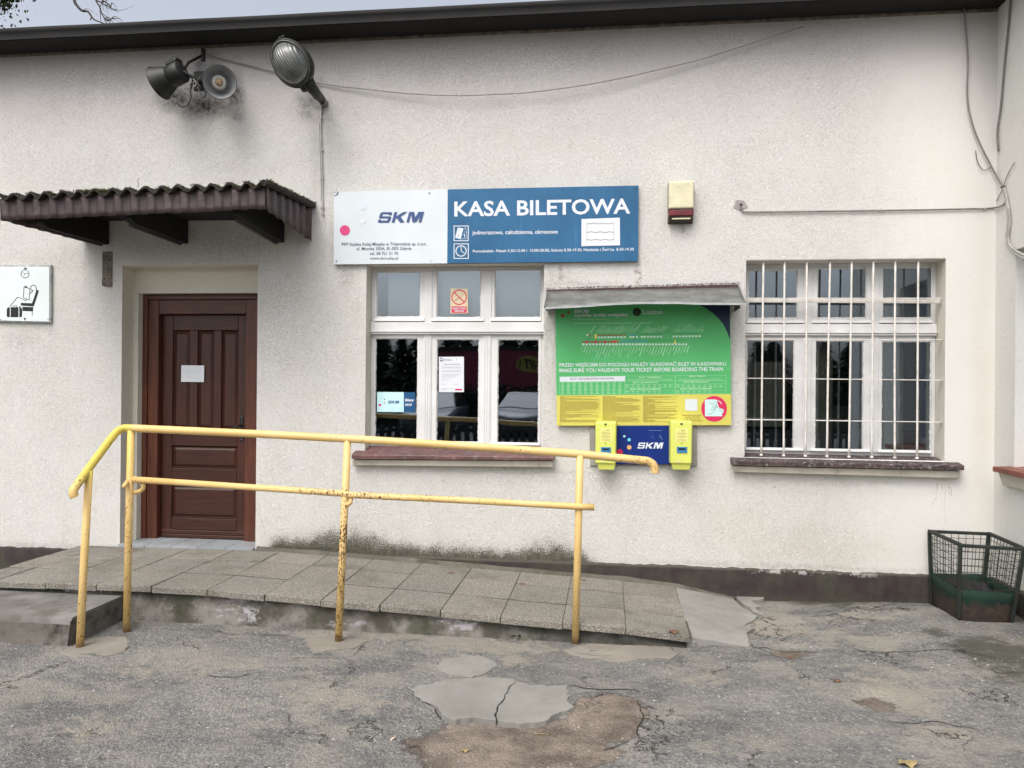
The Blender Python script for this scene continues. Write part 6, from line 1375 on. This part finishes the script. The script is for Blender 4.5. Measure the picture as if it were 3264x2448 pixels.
# ================================================================== CABLES AT THE RIGHT CORNER
hx = P(2360, 653.5, -.004)
b = MB(); pts = []
for k in range(26):
    a = 2*PI*k/26; r_ = 1+.10*math.sin(3*a+1)+.08*math.sin(5*a); pts.append((2360+21*r_*math.cos(a), 653.5+16*r_*math.sin(a)))
poly_px(b, pts, -.006, .008); pa = tag(b.build('mortar_patch', simple('grey_mortar_patch', (.33, .30, .285), .95, .15, 30, .6), bevel=.002), 'small round grey mortar patch round the hole where the wall cable enters', 'mortar patch')
b = MB(); circ_px(b, 2362, 653, 5.2, -.0085, 12); b.build('hole', M_INKK, pa, fix=False)
c1 = cable('wall_cable', [P(x, y, -.014) for x, y in ((2361, 656), (2362, 664), (2369, 673), (2380, 675.5), (2500, 675), (2650, 673), (2805, 671), (2960, 668.5), (3080, 666), (3138, 665), (3170, 662))]+[XP(x, y, X0-.014) for x, y in ((3190, 657), (3203, 648), (3205, 630), (3200, 605))], .0062, M_CABG, 'grey cable clipped level along the wall to the right corner', 5)
for px in (2459, 2806, 3139):
    q = P(px, 671.5-(px-2806)*.012, -.014); b = MB(); b.box(q.x-.006, q.x+.006, -.023, .002, q.z-.004, q.z+.014); b.build('clip', M_CABW, c1, .002)
eX = lambda x, y: XP(x, y, X0-.012)
cable('hanging_cable', [P(3074, 25, -.03)]+[P(x, y, -.03) for x, y in ((3085, 184), (3083, 298), (3094, 373), (3118.7, 447.5), (3163.5, 537))]+[eX(3180, 568), eX(3197, 596)], .0065, M_CABG, 'grey cable hanging in a curve from the eave to the corner', 6, group='cables at the right corner')
cable('hanging_cable', [eX(3224, -60), eX(3216, 60), eX(3203, 189), eX(3196, 270), eX(3190, 340), eX(3179, 422), eX(3183, 482)], .0075, M_CABG, 'dark cable running down the side wall next to the corner', 6, group='cables at the right corner')
cable('hanging_cable', [P(3110, 480, -.01), P(3116, 515, -.015), P(3133.7, 542, -.02), P(3152, 537, -.015), P(3160, 530, -.01)], .0028, M_CABLE, 'thin dark wire loop left of the corner cables', 6, group='cables at the right corner')
cable('hanging_cable', [eX(3234, 517), eX(3218, 545), eX(3205, 575), eX(3198, 597), eX(3186, 622), P(3176, 641, -.008)], .003, M_CABG, 'thin wire crossing the corner above the cable clamp', 6, group='cables at the right corner')
for off, lab in ((0, 'white cable curving down the side wall from the clamp, left of its pair'), (6.5, 'white cable curving down the side wall from the clamp, right of its pair')):
    cable('white_cable', [eX(3198+off*.3, 596), eX(3206+off*.5, 632), eX(3212+off*.8, 680), eX(3212+off, 716), eX(3208+off*.9, 765), eX(3223+off, 796-off*.5), eX(3264+off, 822-off), eX(3320, 836-off)], .0085, M_CABW, lab, 6, group='white cables on the side wall')
b = MB(); q = eX(3198, 596); b.box(q.x-.012, q.x+.006, q.y-.02, q.y+.02, q.z-.006, q.z+.006); tag(b.build('cable_clamp', M_CABLE, bevel=.002), 'small black clamp gathering the cables at the right corner', 'clamp')

# ================================================================== WIRE BIN
bn = thing('wire_bin', (2.58, -.34, .07), 'rusty green bin of wire mesh on a solid base in the right corner', 'bin')
zt_ = .585
T = {'A': Vector((2.384, -.075, zt_)), 'C': Vector((2.384, -.60, zt_)), 'D': Vector((2.765, -.655, zt_-.003)), 'B': Vector((2.785, -.11, zt_))}
B = {'A': Vector((2.40, -.085, .055)), 'C': Vector((2.385, -.585, .082)), 'D': Vector((2.715, -.60, .082)), 'B': Vector((2.74, -.11, .07))}
order = 'ACDB'
def lv(k, z): t = (z-B[k].z)/(T[k].z-B[k].z); return B[k].lerp(T[k], t)
for k in order: b = MB(); b.beam(B[k], T[k], .026, .022, (1, 0, 0)); b.build('corner_post', M_BINF, bn, .003)
b = MB()
for p_, q_ in zip(order, order[1:]+order[0]): b.beam(T[p_]+Vector((0, 0, .004*(p_ in 'AD'))), T[q_]+Vector((0, 0, .004*(p_ in 'AD'))), .028, .022)
b.build('rim', M_BINF, bn, .004)
for p_, q_ in zip(order, order[1:]+order[0]):
    zb = .285; a0, a1 = lv(p_, .04), lv(q_, .04); b0, b1 = lv(p_, zb), lv(q_, zb-.012)
    ctr = Vector((2.58, -.35, 0)); nrm = (b1-b0).cross(Vector((0, 0, 1))).normalized(); nrm = nrm if nrm.dot(b0-ctr) > 0 else -nrm
    b = MB(); vs = []; n = 8
    for i in range(n+1):
        t = i/n; bow = .016*math.sin(PI*t); lo = a0.lerp(a1, t)+nrm*bow*.4+Vector((0, 0, -.02*math.sin(PI*t))); hi = b0.lerp(b1, t)+nrm*.002
        for kk in range(5): vs.append(lo.lerp(hi, kk/4)+nrm*(bow*math.sin(PI*kk/4)*.5))
    b.add(vs, [(i*5+k, (i+1)*5+k, (i+1)*5+k+1, i*5+k+1) for i in range(n) for k in range(4)], True); o = b.build('base_panel', M_BIN, bn, fix=False); o.modifiers.new('s', 'SOLIDIFY').thickness = .003
    b = MB(); L_ = (T[q_]-T[p_]).length; nv = max(6, int(L_/.046)); 
    for i in range(1, nv): t = i/nv; j = random.uniform(-.004, .004); b.tube([b0.lerp(b1, t), lv(p_, .43).lerp(lv(q_, .43), t)+nrm*j, T[p_].lerp(T[q_], t)], .0021, 6, False)
    nh = 6
    for i in range(nh): z0_ = zb+.012+(zt_-zb-.03)*i/(nh-.6); b.tube([lv(p_, z0_), lv(p_, z0_).lerp(lv(q_, z0_), .5)+nrm*random.uniform(-.005, .005)+Vector((0, 0, -.004)), lv(q_, z0_)], .0021, 6, False)
    b.build('wire_mesh', M_WIRE, bn, fix=False)
b = MB(); b.add([lv(k, .075) for k in order], [(0, 1, 2, 3)]); b.build('bin_floor', M_DMET, bn)
rb = random.Random(9)
for (x, y, m_, l_) in ((2.50, -.40, simple('crumpled_dark_litter', (.012, .012, .014), .8), 'dark crumpled litter lying in the wire bin'),):
    b = MB(); vs = []; n = 10
    for i in range(n):
        for j in range(n): u_, v_ = i/(n-1)-.5, j/(n-1)-.5; vs.append((x+.06+u_*.30, y+.07+v_*.46, .235+.06*mnoise.noise((u_*5, v_*5, 2))+.03*mnoise.noise((u_*14, v_*14, 7))))
    b.add(vs, [(i*n+j, (i+1)*n+j, (i+1)*n+j+1, i*n+j+1) for i in range(n-1) for j in range(n-1)]); tag(b.build('litter', m_, fix=False), l_, 'litter')

# ================================================================== TREES BEHIND THE BUILDING (branch ends show over the roof)
def branch_tree(base, top_h, label, tips):
    t = thing('bare_tree', base, label, 'tree', 'trees behind the building'); b0_ = Vector(base)
    b = MB(); b.tube(smooth_path([b0_, b0_+Vector((.1, 0, top_h*.4)), b0_+Vector((-.1, .2, top_h*.75)), b0_+Vector((.1, 0, top_h))], 5), lambda u: .17*(1-.75*u), 10); b.build('trunk', M_BARK, t)
    for tip in tips: b = MB(); b.tube(smooth_path([Vector(q) for q in tip[0]], 6), lambda u, r=tip[1]: r*(1-.82*u), 7); b.build('branch', M_BARK, t)
    return t
YB = 5.2
Q = lambda x, y: P(x, y, YB)
rt_ = random.Random(12); tips = []
root = Q(-260, -340)
main1 = [root, Q(60, -330), Q(190, -190), Q(232, -60), Q(237, 0), Q(247, 20), Q(262, 34), Q(280, 37), Q(293, 55), Q(303, 64), Q(325, 72), Q(345, 80)]
main2 = [Q(190, -190), Q(270, -150), Q(305, -40), Q(306, 0), Q(318, 22), Q(323, 40), Q(331, 55), Q(345, 62), Q(352, 66)]
main3 = [Q(270, -150), Q(320, -60), Q(325, -5), Q(345, 12), Q(352, 25), Q(365, 33), Q(378, 38)]
tips = [(main1, .034), (main2, .02), (main3, .016), ([Q(293, 55), Q(288, 62), Q(290, 66)], .012), ([Q(331, 55), Q(345, 66), Q(355, 60), Q(372, 58), Q(385, 62), Q(392, 73)], .013), ([Q(352, 25), Q(356, 10), Q(365, 15), Q(372, 28)], .010), ([Q(345, 12), Q(338, 22), Q(350, 30)], .010), ([Q(306, 0), Q(322, 6), Q(338, 3), Q(350, -8)], .012), ([Q(365, 33), Q(372, 30), Q(377, 36)], .008), ([Q(355, 60), Q(365, 52), Q(380, 56)], .008), ([Q(325, -5), Q(330, 14), Q(342, 20), Q(358, 36)], .009)]
for k in range(16):
    src_ = rt_.choice((main1[3:], main2[3:], main3[1:])); p_ = rt_.choice(src_); a = Vector(p_); q1 = a+Vector((rt_.uniform(-.12, .35), rt_.uniform(-.3, .3), rt_.uniform(-.22, .12))); q2 = q1+Vector((rt_.uniform(-.05, .3), rt_.uniform(-.2, .2), rt_.uniform(-.22, .08)))
    if q2.x > Q(392, 40).x: continue
    tips.append(([a, q1, q2], .006))
branch_tree((Q(-420, 0).x, YB, 0), 11.5, 'bare drooping birch whose thin twigs hang above the roof', tips)
# leafy crown at the top left corner
lt = thing('leafy_tree', (Q(-120, 0).x, 5.6, 0), 'leafy olive-green tree just showing at the top left over the roof', 'tree')
b = MB(); q0 = Vector((Q(-120, 0).x, 5.6, 0)); b.tube([q0, q0+Vector((.1, 0, 5)), q0+Vector((0, 0, 10))], lambda u: .18*(1-.7*u), 10); b.build('trunk', M_BARK, lt)
b = MB(); rl = random.Random(6)
ctrs = [(Q(-100, -110), 1.05), (Q(10, -30), .20), (Q(45, -25), .15), (Q(-10, 0), .22), (Q(-160, 20), .6), (Q(20, -120), .55)]
for cc, rr in ctrs:
    for k in range(int(900*rr)+80):
        d = Vector((rl.gauss(0, 1), rl.gauss(0, 1), rl.gauss(0, 1))); d = d.normalized()*rr*rl.uniform(.45, 1.05); p_ = cc+d; s_ = rl.uniform(.022, .045)
        e1_ = Vector((rl.gauss(0, 1), rl.gauss(0, 1), rl.gauss(0, 1))).normalized(); e2_ = e1_.cross(Vector((rl.gauss(0, 1), rl.gauss(0, 1), rl.gauss(0, 1)))).normalized()
        b.add([p_+e1_*s_, p_+e2_*s_*.55, p_-e1_*s_, p_-e2_*s_*.55], [(0, 1, 2, 3)])
b.build('crown', M_LEAVES, lt, fix=False)

# ================================================================== ACROSS THE ROAD (seen mirrored in the panes)
rr = random.Random(21)
def conifer(x, y, h):
    t = thing('conifer', (x, y, -.1), 'dark conifer across the road, mirrored in the window panes', 'tree', 'dark conifers across the road')
    b = MB(); b.tube([(x, y, -.1), (x, y, h*.9)], lambda u: .16*(1-.8*u), 7); b.build('trunk', M_BARK, t)
    b = MB()
    for k in range(420):
        u_ = rr.random()**.8; z = h*(.06+.94*u_); R_ = (1-u_)*h*.34+.22; a = rr.uniform(0, 6.28); r1 = R_*rr.uniform(.25, 1); p_ = Vector((x+math.cos(a)*r1, y+math.sin(a)*r1, z)); s_ = .55*(1-u_*.5)
        d = Vector((math.cos(a), math.sin(a), -.35))*s_; sd2 = Vector((-math.sin(a), math.cos(a), rr.uniform(-.3, .3)))*s_*.5
        b.add([p_+sd2, p_+d, p_-sd2, p_-d*.5+Vector((0, 0, .2))], [(0, 1, 2, 3)])
    b.build('crown', M_NEED, t, fix=False)
for k in range(52): conifer(-38+k*1.5+rr.uniform(-.5, .5), -44+rr.uniform(-3, 3), rr.uniform(4.7, 5.6) if k < 24 else (rr.uniform(4.0, 4.7) if k < 46 else rr.uniform(5, 8)))
hg = MB()
for k in range(9000):
    x = rr.uniform(-22, 22); y = rr.uniform(-25.6, -24.4); z = -.1+1.75*rr.random()**.7+.12*mnoise.noise((x, y, 0)); s_ = rr.uniform(.05, .12)
    e1_ = Vector((rr.gauss(0, 1), rr.gauss(0, 1), rr.gauss(0, 1))).normalized(); e2_ = e1_.orthogonal().normalized(); p_ = Vector((x, y, z)); hg.add([p_+e1_*s_, p_+e2_*s_, p_-e1_*s_, p_-e2_*s_], [(0, 1, 2, 3)])
hg.box(-22, 22, -25.3, -24.7, -.1, 1.35)
tag(hg.build('added_hedge', M_NEED, fix=False), 'added low foliage screen, unseen, darkening the reflections in the lower panes', 'added_hedge')  # added out of view to keep bright ground out of the pane reflections
hd = thing('poster_hoarding', (-5.5, -30, -.1), 'red poster hoarding across the road, mirrored in the middle and right panes', 'hoarding')
HM = simple('crimson_poster', (.24, .03, .05), .5, .2, 2); 
b = MB(); b.box(-8.4, -2.9, -30.1, -30, .1, 3.3); b.build('panel', HM, hd)
b = MB(); b.box(-8.4, -2.9, -30.13, -29.97, 3.3, 3.5); b.build('top_beam', M_DMET, hd)
def wtext(mb, s, x0, x1, z0, z1, y, bold=.03):   # faces +y, towards the station
    vs, fs = glyphs(s, bold); mb.add([(x1-(x1-x0)*a, y, z0+(z1-z0)*b_) for a, b_ in vs], fs)
b = MB(); vs = [(-3.75+.62*math.cos(a), -29.985, 2.72+.36*math.sin(a)) for a in [2*PI*k/30 for k in range(30)]]; b.add(vs, [tuple(range(30))]); b.build('yellow_oval', simple('poster_yellow', (.35, .28, .05), .5), hd, fix=False)
b = MB(); wtext(b, 'HIT !', -4.2, -3.3, 2.52, 2.92, -29.97); b.build('lettering', M_INKK, hd, fix=False)
# parked car facing the station
def car(cx, cy, lab='grey hatchback parked across the yard, mirrored in the middle pane'):
    t = thing('parked_car', (cx, cy, -.1), lab, 'car', 'cars parked across the yard'); z0 = -.1
    M_CAR = simple('grey_car_paint', (.07, .078, .09), .25, .05, 3, spec=.6); 
    def sect(y, hw, zs_): return [(cx-hw, y, z0+zs_[0]), (cx-hw*1.02, y, z0+zs_[1]), (cx-hw*.93, y, z0+zs_[2]), (cx+hw*.93, y, z0+zs_[2]), (cx+hw*1.02, y, z0+zs_[1]), (cx+hw, y, z0+zs_[0])]
    S_ = [sect(cy+2.0, .70, (.28, .5, .62)), sect(cy+1.85, .84, (.2, .55, .74)), sect(cy+1.2, .89, (.2, .6, .92)), sect(cy+.75, .90, (.2, .65, .99)), sect(cy-1.6, .90, (.2, .7, 1.02)), sect(cy-2.05, .82, (.25, .6, .95))]
    b = MB(); b.add([v for s_ in S_ for v in s_], [(i*6+k, i*6+(k+1) % 6, (i+1)*6+(k+1) % 6, (i+1)*6+k) for i in range(5) for k in range(6)]+[(0, 1, 2, 3, 4, 5), (35, 34, 33, 32, 31, 30)], True); b.build('body', M_CAR, t, .03)
    b = MB(); b.hexa([(cx-.80, cy+.78, z0+.985), (cx+.80, cy+.78, z0+.985), (cx+.82, cy-1.75, z0+1.0), (cx-.82, cy-1.75, z0+1.0), (cx-.60, cy+.05, z0+1.45), (cx+.60, cy+.05, z0+1.45), (cx+.62, cy-1.3, z0+1.46), (cx-.62, cy-1.3, z0+1.46)]); b.build('cabin', simple('car_glass', (.03, .035, .04), .08, spec=.9), t, .04)
    b = MB(); b.hexa([(cx-.62, cy+.05, z0+1.455), (cx+.62, cy+.05, z0+1.455), (cx+.63, cy-1.32, z0+1.465), (cx-.63, cy-1.32, z0+1.465), (cx-.56, cy-.05, z0+1.50), (cx+.56, cy-.05, z0+1.50), (cx+.57, cy-1.2, z0+1.51), (cx-.57, cy-1.2, z0+1.51)]); b.build('roof', M_CAR, t, .02)
    b = MB(); b.prism([(cx-.40, cy+2.0, z0+.60), (cx+.40, cy+2.0, z0+.60), (cx+.32, cy+2.03, z0+.36), (cx-.32, cy+2.03, z0+.36)], (0, .03, 0)); b.build('grille', M_INKK, t)
    for s_ in (-1, 1):
        b = MB(); b.prism([(cx+s_*.46, cy+1.97, z0+.62), (cx+s_*.80, cy+1.80, z0+.74), (cx+s_*.82, cy+1.80, z0+.64), (cx+s_*.50, cy+1.98, z0+.54)], (0, .04, 0)); b.build('headlight', simple('headlight_glass', (.6, .62, .62), .1), t)
        for wy in (cy+1.25, cy-1.3):
            b = MB(); b.lathe([(.0001, .11), (.20, .10), (.30, .11), (.32, .08), (.32, -.08), (.30, -.1)], (cx+s_*.80, wy, z0+.32), (s_, 0, 0), 24); b.build('wheel', M_INKK, t)
    b = MB(); b.box(cx-.26, cx+.26, cy+2.04, cy+2.06, z0+.42, z0+.53); b.build('number_plate', M_SWHITE, t)
car(-3.0, -21.0)
car(-6.2, -21.3, 'added copy of the grey hatchback, giving its doubled image in the left pane')  # added copy of the same car, for its doubled pane reflection
fn = MB()
for k in range(150): x = -15+k*.2; fn.box(x, x+.12, -13.02, -12.98, -.1, .62)
fn.box(-15, 15, -13.06, -13.02, .1, .2); fn.box(-15, 15, -13.06, -13.02, .42, .5)
tag(fn.build('picket_fence', simple('dark_fence_paint', (.03, .03, .028), .8)), 'low dark picket fence across the yard, mirrored at the foot of the panes', 'fence')
for o in list(COL.objects):
    pass
